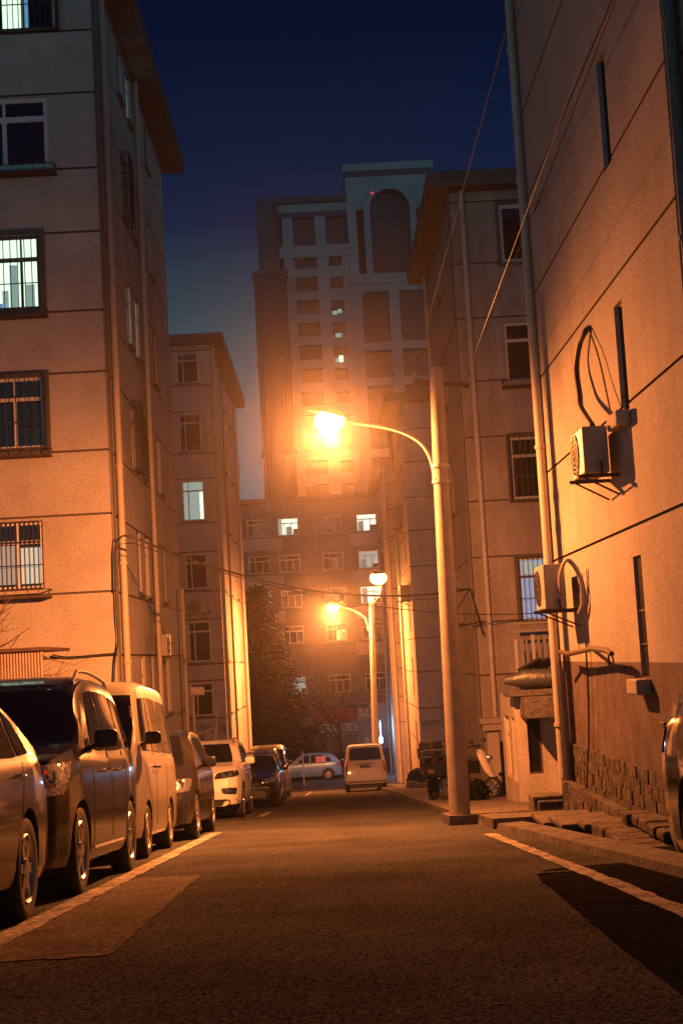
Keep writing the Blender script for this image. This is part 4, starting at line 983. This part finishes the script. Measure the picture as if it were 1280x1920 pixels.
MPV = dict(L=4.4, W=1.80, rw=.325, wheels=(.88, 3.55), zs=.2, tumble=.13,
    top=[(0, .55), (.04, .80), (.18, .98), (.55, 1.07), (1.0, 1.13), (1.12, 1.16), (1.75, 1.62), (2.3, 1.77), (3.3, 1.78), (4.0, 1.69), (4.28, 1.28), (4.36, .95), (4.4, .6)],
    belt=[(0, .50), (.25, .93), (.95, 1.03), (2.3, 1.04), (4.1, 1.10), (4.35, .9), (4.4, .58)], plan=plan(4.4),
    ws=[(-.74, 1.14), (.74, 1.14), (.62, 1.67), (-.62, 1.67)], bw=[(-.6, 1.12), (.6, 1.12), (.54, 1.5), (-.54, 1.5)],
    side=[((1.68, 1.10), (2.34, 1.10), (2.34, 1.63), (2.04, 1.60)), ((2.42, 1.10), (3.18, 1.12), (3.18, 1.63), (2.42, 1.63)), ((3.26, 1.13), (3.98, 1.16), (3.82, 1.57), (3.26, 1.62)), ((1.36, 1.07), (1.62, 1.075), (1.62, 1.2), (1.5, 1.18))],
    seams=[(1.40, .35, 1.42, 1.04), (2.38, .30, 2.38, 1.5), (3.22, .36, 3.22, 1.5)], handles=[(2.2, .93), (3.05, .94)], bowls=[(.60, .86, .06), (.72, .90, .055), (.79, .83, .03)], mirror=(1.55, 1.15, .95), mdark=1, rails=(2.0, 3.9), sill=(1.4, 3.0),
    patches=[(((.40, .72), (.86, .74), (.86, 1.0), (.50, .90)), 'F', 'lampglass', 'headlight'), (((-.40, .62), (.40, .62), (.44, .80), (-.44, .80)), 'F', 'blackplastic', 'grille'),
             (((-.6, .26), (.6, .26), (.52, .48), (-.52, .48)), 'F', 'blackplastic', 'air_intake'), (((.60, .34), (.76, .34), (.76, .46), (.60, .46)), 'F', 'lampglass', 'fog_light'), (((-.22, .46), (.22, .46), (.22, .58), (-.22, .58)), 'F', 'plate_b', 'licence_plate'),
             (((.66, .85), (.84, .85), (.80, 1.25), (.66, 1.2)), 'R', 'redlens', 'tail_light')])
VANF = dict(L=3.9, W=1.56, rw=.285, wheels=(.72, 2.85), zs=.2, tumble=.10,
    top=[(0, .50), (.03, .85), (.10, 1.02), (.22, 1.15), (.42, 1.32), (.78, 1.76), (1.1, 1.93), (1.8, 2.0), (3.3, 2.0), (3.72, 1.94), (3.84, 1.55), (3.88, 1.0), (3.9, .5)],
    belt=[(0, .48), (.15, 1.0), (.5, 1.10), (3.7, 1.12), (3.86, 1.0), (3.9, .48)], plan=[(0, .84), (.1, .92), (.35, .98), (.8, 1.0), (3.3, 1.0), (3.7, .97), (3.9, .92)],
    ws=[(-.68, 1.15), (.68, 1.15), (.60, 1.79), (-.60, 1.79)], bw=[(-.56, 1.2), (.56, 1.2), (.52, 1.78), (-.52, 1.78)],
    side=[((.66, 1.16), (1.42, 1.16), (1.42, 1.78), (.98, 1.75)), ((1.52, 1.16), (2.44, 1.16), (2.44, 1.80), (1.52, 1.79)), ((2.56, 1.16), (3.5, 1.16), (3.44, 1.79), (2.56, 1.80))],
    seams=[(1.08, .5, .50, 1.1), (1.47, .32, 1.47, 1.68), (2.5, .32, 2.5, 1.68)], handles=[(1.3, .98), (1.65, .98)], hm='blackplastic', mirror=(.62, 1.26, .9), mdark=1, rimm='acwhite', spokes=8,
    patches=[(((.40, .64), (.68, .66), (.68, .84), (.42, .82)), 'F', 'lampglass', 'headlight'), (((-.34, .66), (.34, .66), (.34, .78), (-.34, .78)), 'F', 'blackplastic', 'grille'), (((-.5, .28), (.5, .28), (.5, .46), (-.5, .46)), 'F', 'blackplastic', 'air_intake'),
             (((.60, .84), (.70, .84), (.70, 1.2), (.60, 1.2)), 'R', 'redlens', 'tail_light')])
HATCH = dict(L=4.2, W=1.74, rw=.31, wheels=(.82, 3.4), zs=.2,
    top=[(0, .52), (.05, .68), (.2, .80), (.6, .92), (1.05, 1.02), (1.2, 1.06), (1.8, 1.46), (2.4, 1.57), (3.2, 1.54), (3.75, 1.40), (4.05, 1.05), (4.15, .9), (4.2, .6)],
    belt=[(0, .50), (.25, .78), (1.1, .95), (2.6, .99), (4.0, 1.02), (4.15, .85), (4.2, .56)], plan=plan(4.2),
    ws=[(-.66, 1.03), (.66, 1.03), (.53, 1.47), (-.53, 1.47)], bw=[(-.58, 1.06), (.58, 1.06), (.5, 1.36), (-.5, 1.36)],
    side=[((1.55, 1.015), (2.32, 1.02), (2.32, 1.45), (2.0, 1.42)), ((2.40, 1.02), (3.15, 1.03), (3.10, 1.44), (2.40, 1.45)), ((3.22, 1.04), (3.65, 1.06), (3.5, 1.28), (3.2, 1.34))],
    seams=[(1.3, .35, 1.36, .97), (2.36, .30, 2.36, 1.37), (3.2, .60, 3.25, 1.0)], handles=[(2.2, .89), (3.1, .91)], bowls=[(.60, .74, .05), (.70, .77, .045)], mirror=(1.62, 1.03, 1),
    patches=[(((.44, .62), (.80, .66), (.82, .84), (.54, .80)), 'F', 'lampglass', 'headlight'), (((-.38, .60), (.38, .60), (.40, .72), (-.40, .72)), 'F', 'blackplastic', 'grille'),
             (((-.55, .26), (.55, .26), (.5, .48), (-.5, .48)), 'F', 'blackplastic', 'air_intake'), (((-.22, .48), (.22, .48), (.22, .58), (-.22, .58)), 'F', 'plate_b', 'licence_plate'),
             (((.56, .80), (.82, .80), (.80, 1.02), (.58, 1.0)), 'R', 'redlens', 'tail_light')])
SUV = dict(L=4.55, W=1.84, rw=.35, wheels=(.9, 3.6), zs=.26, tumble=.14,
    top=[(0, .62), (.04, .80), (.16, .94), (.55, 1.06), (1.1, 1.13), (1.25, 1.17), (1.85, 1.54), (2.4, 1.65), (3.4, 1.64), (4.0, 1.54), (4.4, 1.2), (4.5, .95), (4.55, .6)],
    belt=[(0, .60), (.22, .92), (1.1, 1.06), (2.6, 1.09), (4.3, 1.14), (4.5, .9), (4.55, .58)], plan=plan(4.55),
    ws=[(-.70, 1.14), (.70, 1.14), (.58, 1.55), (-.58, 1.55)], bw=[(-.6, 1.15), (.6, 1.15), (.54, 1.5), (-.54, 1.5)],
    side=[((1.68, 1.12), (2.42, 1.12), (2.42, 1.52), (2.08, 1.50)), ((2.50, 1.12), (3.35, 1.13), (3.30, 1.52), (2.50, 1.52)), ((3.42, 1.14), (3.95, 1.17), (3.8, 1.42), (3.38, 1.49))],
    seams=[(1.4, .42, 1.5, 1.07), (2.46, .36, 2.46, 1.52), (3.35, .66, 3.4, 1.1)], handles=[(2.3, .98), (3.2, .99)], bowls=[(.66, .55, .05), (.56, .87, .045), (.70, .89, .045)], mirror=(1.68, 1.14, 1), rails=(2.0, 4.0),
    patches=[(((.36, .79), (.86, .84), (.84, .97), (.42, .92)), 'F', 'blackplastic', 'headlight'), (((-.40, .74), (.34, .74), (.34, .90), (-.34, .90)), 'F', 'blackplastic', 'grille'),
             (((.54, .50), (.80, .48), (.82, .62), (.50, .62)), 'F', 'blackplastic', 'fog_light'), (((-.84, .25), (.84, .25), (.84, .40), (-.84, .40)), 'F', 'blackplastic', 'air_intake'),
             (((-.22, .50), (.22, .50), (.22, .62), (-.22, .62)), 'F', 'plate_b', 'licence_plate'), (((.56, .80), (.84, .80), (.80, 1.05), (.58, 1.02)), 'R', 'redlens', 'tail_light')])
def G(x, y): return (x, y, gz(y) + .004)
# nearest left: its rear end is the far end (front toward the camera)
c1, _ = car('parked_car', 'nearest silver sedan cut off by the left edge, only its rear corner in view', 'car', G(-2.83, 5.72), SEDAN, paint('paint_silver', (.030, .027, .029), .25, .3))
c2, f2 = car('minivan', 'dark bronze minivan with big black windshield, second in the left row', 'minivan', G(-2.86, 10.35), MPV, paint('paint_bronze', (.022, .018, .016), .4, .2))
c3, _ = car('microvan', 'pale boxy microvan with a black side mirror, third in the left row', 'van', G(-2.86, 15.35), VANF, paint('paint_pale', (.36, .33, .29), .3, .35))
c4, _ = car('parked_car', 'dark grey hatchback between the microvan and the white SUV', 'car', G(-2.83, 19.7), HATCH, paint('paint_grey', (.030, .027, .026), .3, .25))
c5, _ = car('parked_suv', 'white SUV facing the camera behind the dark hatchback', 'SUV', G(-2.87, 29.6), SUV, paint('paint_white', (.72, .69, .62), .05, .4))
c6, _ = car('parked_car', 'glossy black sedan facing the camera behind the white SUV', 'car', G(-2.42, 38.5), SEDAN, paint('paint_black', (.012, .012, .013), .3, .2))
s7 = dict(SUV); s7['rails'] = (1.6, 4.2)
c7, _ = car('parked_suv', 'black SUV with pale roof rails behind the black sedan', 'SUV', G(-2.65, 45.5), s7, paint('paint_dark', (.03, .028, .027), .3, .25))
c8, _ = car('microvan', 'small van with a bright orange edged roof at the far end of the left row', 'van', G(-2.6, 54.0), VANF, paint('paint_tan', (.30, .26, .22), .3, .35))
# right foreground car, mostly out of frame; rear is the far end
s9 = dict(SUV)
c9, _ = car('parked_car', 'dark car cut off by the right edge with a black wheel arch', 'car', G(2.77, 4.35), SEDAN, paint('paint_night', (.004, .005, .007), .0, .12))
# white van seen from behind
VANR = dict(VANF); VANR['L'] = 4.3; VANR['W'] = 1.72
VANR['top'] = [(0, .50), (.03, .80), (.15, .95), (.6, 1.12), (.95, 1.22), (1.5, 1.66), (2.0, 1.84), (3.5, 1.90), (4.02, 1.84), (4.12, 1.65), (4.24, 1.2), (4.28, .9), (4.3, .42)]
VANR['belt'] = [(0, .48), (.2, .86), (.9, 1.1), (4.1, 1.16), (4.26, 1.0), (4.3, .40)]; VANR['plan'] = [(0, .80), (.1, .9), (.4, .98), (.8, 1.0), (3.6, 1.0), (4.1, .985), (4.24, .97), (4.3, .94)]
VANR['wheels'] = (.85, 3.45); VANR['bw'] = [(-.66, 1.24), (.66, 1.24), (.60, 1.74), (-.60, 1.74)]; VANR['zs'] = .30; VANR['rimm'] = 'rim'
VANR['patches'] = [(((.72, .78), (.84, .78), (.80, 1.20), (.72, 1.20)), 'R', 'redlens', 'tail_light'), (((-.34, 1.08), (.34, 1.08), (.34, 1.11), (-.34, 1.11)), 'R', 'blackplastic', 'door_trim'), (((-.22, .93), (.22, .93), (.22, 1.05), (-.22, 1.05)), 'R', 'plate_b', 'licence_plate')]
VANR['ws'] = [(-.62, 1.26), (.62, 1.26), (.56, 1.66), (-.56, 1.66)]
c10, _ = car('van', 'cream van seen from behind on the right of the road below the far lamp', 'van', G(1.16, 63.3), VANR, paint('paint_cream', (.60, .55, .47), .1, .4), rz=PI)
# blue car side on at the crossing
bs = dict(HATCH)
yb = 86.5
c11, _ = car('parked_car', 'light blue hatchback standing side on at the end of the street', 'car', (aty(537, 1450, yb).x, yb, gz(yb) + .004), bs, paint('paint_blue', (.16, .28, .40), .3, .3), rz=-PI / 2)
c11.matrix_world = Matrix.Translation(V((aty(508, 1450, yb).x, yb, gz(yb) + .004))) @ Matrix.Rotation(-PI / 2, 4, 'Z')
mb = MB(); q = aty(601, 1424, yb - .9)
mb.box(q.x - .3, q.x + .3, yb - 1.0, yb - .98, q.z - .17, q.z + .2); tag(mb.build('notice_board', mat('salmon', (.62, .25, .16), .7), bevel=.02), 'salmon square board standing before the light blue hatchback', 'board')
mb = MB(); q = aty(567, 1408, 82); mb.tube([q, (q.x, 82, gz(82))], .035, 8); tag(mb.build('bollard_post', M['acwhite'], smooth=True), 'thin pale post in front of the light blue hatchback', 'post')

# ------------------------------------------------------------ cargo tricycle and scooter
def wheel2(root, c, ax, R_, wt=.05, spokes=10, rm='rim', name='wheel'):
    ax = V(ax).normalized(); mb = MB(); mb.lathe(c, ax, [(R_ * .80, -wt), (R_ * .95, -wt), (R_, 0), (R_ * .95, wt), (R_ * .80, wt), (R_ * .80, -wt)], 28)
    t_ = mb.build(name, M['tyre'], root, smooth=True)
    mb = MB(); mb.lathe(c, ax, [(R_ * .81, -wt * .6), (R_ * .74, -wt * .6), (R_ * .74, wt * .6), (R_ * .81, wt * .6)], 28); a = ax.cross(V((0, 0, 1))).normalized(); b = ax.cross(a)
    for k in range(spokes): v_ = a * math.cos(2 * PI * k / spokes) + b * math.sin(2 * PI * k / spokes); mb.tube([V(c), V(c) + v_ * R_ * .76], .016 if spokes < 8 else .008, 5)
    mb.lathe(c, ax, [(0, -wt), (.05, -wt), (.05, wt), (0, wt)], 14); mb.build('rim', M[rm], t_, smooth=True)
    return t_
ty = 30.0
tr = thing('cargo_tricycle', 'black cargo tricycle with a railed load bed half hidden behind the near lamp pole', 'tricycle', (2.35, ty, gz(ty) + .1))
g0 = gz(ty) + .1
mb = MB(); mb.box(1.78, 2.60, ty - .2, ty + 1.4, g0 + .50, g0 + .55)
for (a, b, c_, d_) in ((1.78, 1.81, ty - .2, ty + 1.4), (2.92, 2.60, ty - .2, ty + 1.4)): mb.box(a, b, c_, d_, g0 + .55, g0 + .80)
mb.box(1.81, 2.57, ty - .2, ty - .17, g0 + .50, g0 + .80); mb.box(1.81, 2.57, ty + 1.37, ty + 1.4, g0 + .5, g0 + .8); mb.build('load_bed', mat('trike_paint', (.005, .008, .009), .7, spec=.1), tr, bevel=.01)
mb = MB()
def loop(pts, r_): mb.tube(pts, r_, 8)
loop([(1.76, ty - .2, g0 + .8), (1.76, ty - .2, g0 + 1.02), (1.80, ty - .2, g0 + 1.06), (2.55, ty - .2, g0 + 1.06), (2.61, ty - .2, g0 + 1.02), (2.61, ty - .2, g0 + .8)], .022)
for x in (2.0, 2.2, 2.4): mb.tube([(x, ty - .2, g0 + .8), (x, ty - .2, g0 + 1.06)], .014, 6)
for x in (1.76, 2.61):
    mb.tube([(x, ty - .2, g0 + 1.03), (x, ty + 1.4, g0 + 1.03), (x, ty + 1.4, g0 + .8)], .018, 8)
    for k in range(4): mb.tube([(x, ty + .2 + .3 * k, g0 + .8), (x, ty + .2 + .3 * k, g0 + 1.03)], .012, 6)
mb.build('rail', M['iron'], tr, smooth=True)
for x in (1.98, 2.42): wheel2(tr, (x, ty + .6, g0 + .26 - .02), (1, .12, 0), .26, .06, 8, 'rust')
wheel2(tr, (2.19, ty + 2.5, g0 + .1), (1, 0, 0), .26, .04, 10, 'rim')
mb = MB(); mb.tube([(2.19, ty + 2.5, g0 + .1), (2.19, ty + 2.2, g0 + .8), (2.19, ty + 2.15, g0 + .95)], .025, 8); mb.tube([(1.92, ty + 2.05, g0 + .98), (2.46, ty + 2.05, g0 + .98)], .016, 8)
mb.box(2.02, 2.36, ty + 1.45, ty + 1.85, g0 + .55, g0 + .66); mb.tube([(2.19, ty + .6, g0 + .3), (2.19, ty + 1.6, g0 + .35), (2.19, ty + 2.3, g0 + .5)], .03, 8); mb.tube([(1.98, ty + .6, g0 + .24), (2.42, ty + .6, g0 + .24)], .03, 8); mb.build('frame', M['iron'], tr, smooth=True)
for x in (1.92, 2.44):
    mb = MB(); mb.box(x - .07, x + .07, ty - .225, ty - .202, g0 + .60, g0 + .68); mb.build('reflector', M['rust'], tr)
# scooter, heading toward the camera and right
sy = 29.6; hd = V((.80, -.60, 0)).normalized(); sd = V((.60, .80, 0)); so = aty(925, 1496, sy); so.z = gz(sy) + .13 + .19
fw = V((so.x, sy, gz(sy) + .13 + .20))
ms = thing('motor_scooter', 'dark motor scooter with pale front fairing parked right of the near pole', 'scooter', (fw.x, fw.y, gz(sy) + .13))
def sp(a, s_, z): return V((fw.x, fw.y, gz(sy) + .13)) - hd * a + sd * s_ + V((0, 0, z))
wheel2(ms, sp(0, 0, .21), sd, .21, .05, 5, 'rim', 'front_wheel'); wheel2(ms, sp(1.12, 0, .21), sd, .21, .06, 5, 'rim', 'rear_wheel')
mb = MB(); rings = []
for (a, z, wx, wy) in ((.02, .42, .05, .05), (.08, .52, .12, .07), (.14, .68, .16, .07), (.20, .82, .15, .07), (.25, .93, .12, .06), (.28, .97, .04, .03)):
    rings.append([sp(a - wy * math.cos(t), wx * math.sin(t), z) for t in [2 * PI * k / 14 for k in range(14)]])
for A, B in zip(rings, rings[1:]):
    for j in range(14): mb.face([A[j], A[(j + 1) % 14], B[(j + 1) % 14], B[j]])
mb.build('fairing', mat('fairing', (.62, .56, .45), .35, coat=.6), ms, smooth=True)
mb = MB()
rings = []
for (a, z, wx, h_) in ((.30, .28, .12, .05), (.55, .26, .13, .05), (.65, .5, .13, .22), (.9, .56, .15, .20), (1.2, .62, .13, .16), (1.42, .70, .06, .08)):
    rings.append([sp(a, wx * math.cos(t), z + h_ * math.sin(t)) for t in [2 * PI * k / 14 for k in range(14)]])
for A, B in zip(rings, rings[1:]):
    for j in range(14): mb.face([A[j], A[(j + 1) % 14], B[(j + 1) % 14], B[j]])
mb.face(rings[0]); mb.face(rings[-1]); mb.build('body', paint('scooter_paint', (.05, .02, .03), .3), ms, smooth=True)
mb = MB(); mb.tube([sp(.0, 0, .21), sp(.14, 0, .55), sp(.3, 0, 1.02)], .025, 8); mb.tube([sp(.42, -.34, 1.02), sp(.32, -.12, 1.04), sp(.32, .12, 1.04), sp(.42, .34, 1.02)], .018, 8)
mb.tube([sp(.2, .1, .9), sp(.3, .22, 1.1)], .008, 6); mb.tube([sp(.2, -.1, .9), sp(.3, -.22, 1.1)], .008, 6); mb.build('handlebar', M['iron'], ms, smooth=True)
for s_ in (.25, -.25): mb = MB(); q = sp(.30, s_, 1.14); mb.ball(q, .055, .03, .04, 8); mb.build('mirror', M['blackplastic'], ms, smooth=True)
mb = MB(); q = sp(.05, 0, .80); mb.ball(q, .08, .05, .06, 8); mb.build('headlight', M['lampglass'], ms, smooth=True)
mb = MB(); rings = []
for (a, z, wx, h_) in ((.66, .72, .11, .04), (.8, .76, .15, .05), (1.1, .80, .15, .05), (1.38, .84, .08, .03)): rings.append([sp(a, wx * math.cos(t), z + h_ * math.sin(t)) for t in [2 * PI * k / 12 for k in range(12)]])
for A, B in zip(rings, rings[1:]):
    for j in range(12): mb.face([A[j], A[(j + 1) % 12], B[(j + 1) % 12], B[j]])
mb.face(rings[0]); mb.face(rings[-1]); mb.build('seat', M['blackplastic'], ms, smooth=True)
mb = MB(); mb.box(0, .01, 0, .01, 0, .01)
# top box
q = sp(1.45, 0, .98); mb = MB(); mb.ob(q, hd, sd, V((0, 0, 1)), -.18, .18, -.2, .2, -.12, .16); mb.build('top_box', M['blackplastic'], ms, bevel=.04)

# ------------------------------------------------------------ shops at the end: signs, grille, railings
def text_obj(name, s, p, size, m, parent=None, ext=.02, rx=PI / 2):
    cu = bpy.data.curves.new(name, 'FONT'); cu.body = s; cu.size = size; cu.extrude = ext; cu.align_x = 'LEFT'
    o = bpy.data.objects.new(name, cu); C.objects.link(o); bpy.context.view_layer.update()
    me = bpy.data.meshes.new_from_object(o.evaluated_get(bpy.context.evaluated_depsgraph_get())); bpy.data.objects.remove(o)
    me.materials.clear(); me.materials.append(m); o = bpy.data.objects.new(name, me); C.objects.link(o)
    o.rotation_euler = (rx, 0, 0); o.location = V(p) - (ORG[parent.name] if parent else V((0, 0, 0))); o.parent = parent; return o
def glyph(mb, x, z, s, y, seed):
    rnd = random.Random(seed)
    for k in range(3): zz = z + s * (.15 + .33 * k); mb.box(x + s * rnd.uniform(0, .2), x + s * rnd.uniform(.7, .95), y - .02, y, zz, zz + s * .09)
    for k in range(2): xx = x + s * rnd.uniform(.1, .8); mb.box(xx, xx + s * .09, y - .024, y - .004, z + s * rnd.uniform(0, .3), z + s * rnd.uniform(.7, 1))
red = mat('sign_red', (.42, .05, .02), .6); dk = mat('sign_dark', (.03, .03, .03), .6); wh_ = mat('sign_white', (.5, .52, .52), .6)
s1 = thing('shop_sign', 'wide red shop sign board over the barred shopfront at the street end', 'sign', (0, 110.3, -3.6))
mb = MB(); mb.box(-1.2, 1.75, 110.2, 110.3, -3.95, -2.75); mb.build('board', red, s1)
mb = MB(); [glyph(mb, -.9 + .62 * k, -3.6, .5, 110.19, k + 3) for k in range(4)]; mb.build('lettering', mat('sign_orange', (.45, .16, .08), .6), s1)
s2 = thing('shop_sign', 'long white shop sign board with dark characters below the red sign', 'sign', (0, 110.2, -4.7))
mb = MB(); mb.box(-1.1, 1.75, 110.1, 110.19, -4.72, -4.08); mb.build('board', wh_, s2)
mb = MB(); [glyph(mb, -.95 + .52 * k, -4.62, .42, 110.09, k + 13) for k in range(5)]; mb.build('lettering', dk, s2)
s3 = thing('shop_sign', 'white sign reading Yan right of the red sign at the street end', 'sign', (2.5, 110.3, -3.5))
mb = MB(); mb.box(1.85, 4.1, 110.2, 110.3, -3.7, -2.7); mb.build('board', wh_, s3)
text_obj('lettering', 'Yan', (2.05, 110.18, -3.5), .85, dk, s3)
gg = thing('security_gate', 'pale barred security gate under the white shop sign', 'gate', (.6, 109.8, gz(110)))
mb = MB(); a, b, c_, d_ = -.55, 1.75, -6.86, -4.85
for q in ((a, a + .09, c_, d_), (b - .09, b, c_, d_), (a + .09, b - .09, d_ - .09, d_), (.55, .64, c_, d_ - .09)): mb.box(q[0], q[1], 109.75, 109.82, q[2], q[3])
x = a + .25
while x < b - .1: mb.box(x, x + .05, 109.77, 109.80, c_, d_ - .09); x += .2
mb.build('bars', M['plaster2'], gg)
mb = MB(); x = -5.5
while x < 2.8: mb.box(x, x + .04, 98, 98.04, gz(98), gz(98) + 1.3); x += .16
mb.box(-5.5, 2.8, 97.95, 97.98, gz(98) + 1.1, gz(98) + 1.16); mb.box(-5.5, 2.8, 97.95, 97.98, gz(98) + .2, gz(98) + .26)
tag(mb.build('iron_fence', M['iron']), 'low dark iron fence across the end of the street before the shops', 'fence')
mb = MB(); mb.box(2.05, 2.35, 99, 99.06, gz(98) + .3, gz(98) + 1.6); mb.box(2.15, 2.25, 99.0, 99.05, gz(98), gz(98) + .3)
tag(mb.build('pale_panel', M['whiteframe']), 'narrow pale upright panel by the fence left of the cream van', 'panel')

# ------------------------------------------------------------ trees
bark = M['bark2'] = mat('bark_dark', (.03, .025, .02), .95, spec=0, bump=.6, bscale=20)
leafm = mat('needles', (.010, .016, .011), .97, spec=0, var=.35, scale=.6)
def cedar(label, x, y, h, R_, n=11000, seed=2, group=None):
    rnd = random.Random(seed); g_ = gz(y); root = thing('conifer_tree', label, 'tree', (x, y, g_), group=group)
    mb = MB(); mb.tube([(x, y, g_), (x + .1, y, g_ + h * .5), (x, y, g_ + h * .97)], [.28, .18, .03], 8); mb.build('trunk', bark, root, smooth=True)
    mb = MB(); lm = MB(); z = h * .10; lv = 0
    while z < h * .97:
        t = (z / h); rr = R_ * (1 - t) ** .75 * rnd.uniform(.75, 1.1) + .25; nb = int(7 + rr * 1.3)
        for k in range(nb):
            a = 2 * PI * k / nb + lv * .7 + rnd.uniform(-.3, .3); L_ = rr * rnd.uniform(.7, 1.12)
            p0 = V((x, y, g_ + z)); dirv = V((math.cos(a), math.sin(a), 0)); pts = [p0 + dirv * L_ * s_ + V((0, 0, L_ * (.18 * s_ - .38 * s_ * s_))) for s_ in (0, .35, .7, 1)]
            mb.tube(pts, [.05, .035, .02, .008], 4, cap=False)
            for q in range(int(n / (h / .42 * 9))):
                s_ = rnd.uniform(.2, 1.03); c_ = p0 + dirv * L_ * s_ + V((0, 0, L_ * (.18 * s_ - .38 * s_ * s_))) + V((rnd.gauss(0, .22), rnd.gauss(0, .22), rnd.gauss(-.10, .13)))
                v1 = V((rnd.uniform(-1, 1), rnd.uniform(-1, 1), rnd.uniform(-.5, .3))).normalized() * rnd.uniform(.07, .2); v2 = V((rnd.uniform(-1, 1), rnd.uniform(-1, 1), rnd.uniform(-1, .2))).normalized() * rnd.uniform(.04, .10)
                lm.face([c_ - v1, c_ + v2, c_ + v1, c_ - v2])
        z += .42; lv += 1
    mb.build('branches', bark, root); lm.build('crown', leafm, root); return root
cedar('large dark conifer filling the gap right of the second left block', aty(484, 1200, 93).x, 93, 12.4, 4.2, 26000)
cedar('dark conifer behind the big one, seen right of it above the blue car', aty(500, 1200, 101).x, 101, 9.4, 4.2, 12000, 5)
btr = thing('bare_tree', 'slim bare tree in front of the red shop sign at the street end', 'tree', (aty(638, 1400, 97).x, 97, gz(97)))
x0 = aty(638, 1400, 97).x; mb = MB(); rnd = random.Random(8)
mb.tube([(x0, 97, gz(97)), (x0 + .05, 97, gz(97) + 1.6), (x0 - .1, 97, gz(97) + 2.8)], [.11, .10, .08], 8); mb.build('trunk', bark, btr, smooth=True)
mb = MB()
for k in range(9):
    a = rnd.uniform(-1.3, 1.3); branch(mb, (x0 - .05, 97, gz(97) + rnd.uniform(1.4, 3.0)), (math.sin(a), rnd.uniform(-.4, .4), math.cos(a) * .9 + .35), rnd.uniform(2.6, 3.8), .05, 3, .28)
mb.build('branches', bark, btr)
def bush(label, x, y, rx, ry, rz, n=1200, seed=1):
    rnd = random.Random(seed); lm = MB(); g_ = gz(y)
    for k in range(n):
        v = V((rnd.gauss(0, 1), rnd.gauss(0, 1), rnd.gauss(0, 1))).normalized() * rnd.uniform(.55, 1.05); c_ = V((x + v.x * rx, y + v.y * ry, g_ + rz + v.z * rz))
        v1 = V((rnd.uniform(-1, 1), rnd.uniform(-1, 1), rnd.uniform(-1, 1))).normalized() * .07; v2 = v1.orthogonal().normalized() * .04
        lm.face([c_ - v1, c_ + v2, c_ + v1, c_ - v2])
    tag(lm.build('bush', leafm), label, 'bush')
bush('low ragged bush at the foot of the third right block', 3.0, 53.5, .45, .6, .4, 900, 3)
bush('small bush by the foot of the pier left of the annex hut', 2.7, 28.2, .2, .3, .25, 500, 6)
# rubbish heap by the third block
mb = MB(); rnd = random.Random(4)
for k in range(14):
    x = 2.35 + rnd.random() * .8; y = 50 + rnd.random() * 2; z = gz(y) + .13; s_ = rnd.uniform(.1, .28); mb.box(x, x + s_, y, y + s_, z, z + s_ * rnd.uniform(.4, 1))
tag(mb.build('rubbish_heap', M['pave'], bevel=.03), 'heap of bags and rubble at the foot of the lit end wall', 'rubbish')

# ------------------------------------------------------------ night haze
mb = MB(); mb.box(-60, 60, -20, 215, -8.5, 70)
hz = mb.build('haze', []); 
hm = bpy.data.materials.new('haze'); hm.use_nodes = True; t = hm.node_tree; t.nodes.clear()
ho = t.nodes.new('ShaderNodeOutputMaterial'); pv = t.nodes.new('ShaderNodeVolumePrincipled'); t.links.new(pv.outputs[0], ho.inputs['Volume'])
pv.inputs['Color'].default_value = (.9, .88, .86, 1); pv.inputs['Density'].default_value = .0007; pv.inputs['Anisotropy'].default_value = .955
hm.cycles.volume_sampling = 'EQUIANGULAR'; hm.cycles.homogeneous_volume = True
hz.data.materials.append(hm); tag(hz, kind='stuff')
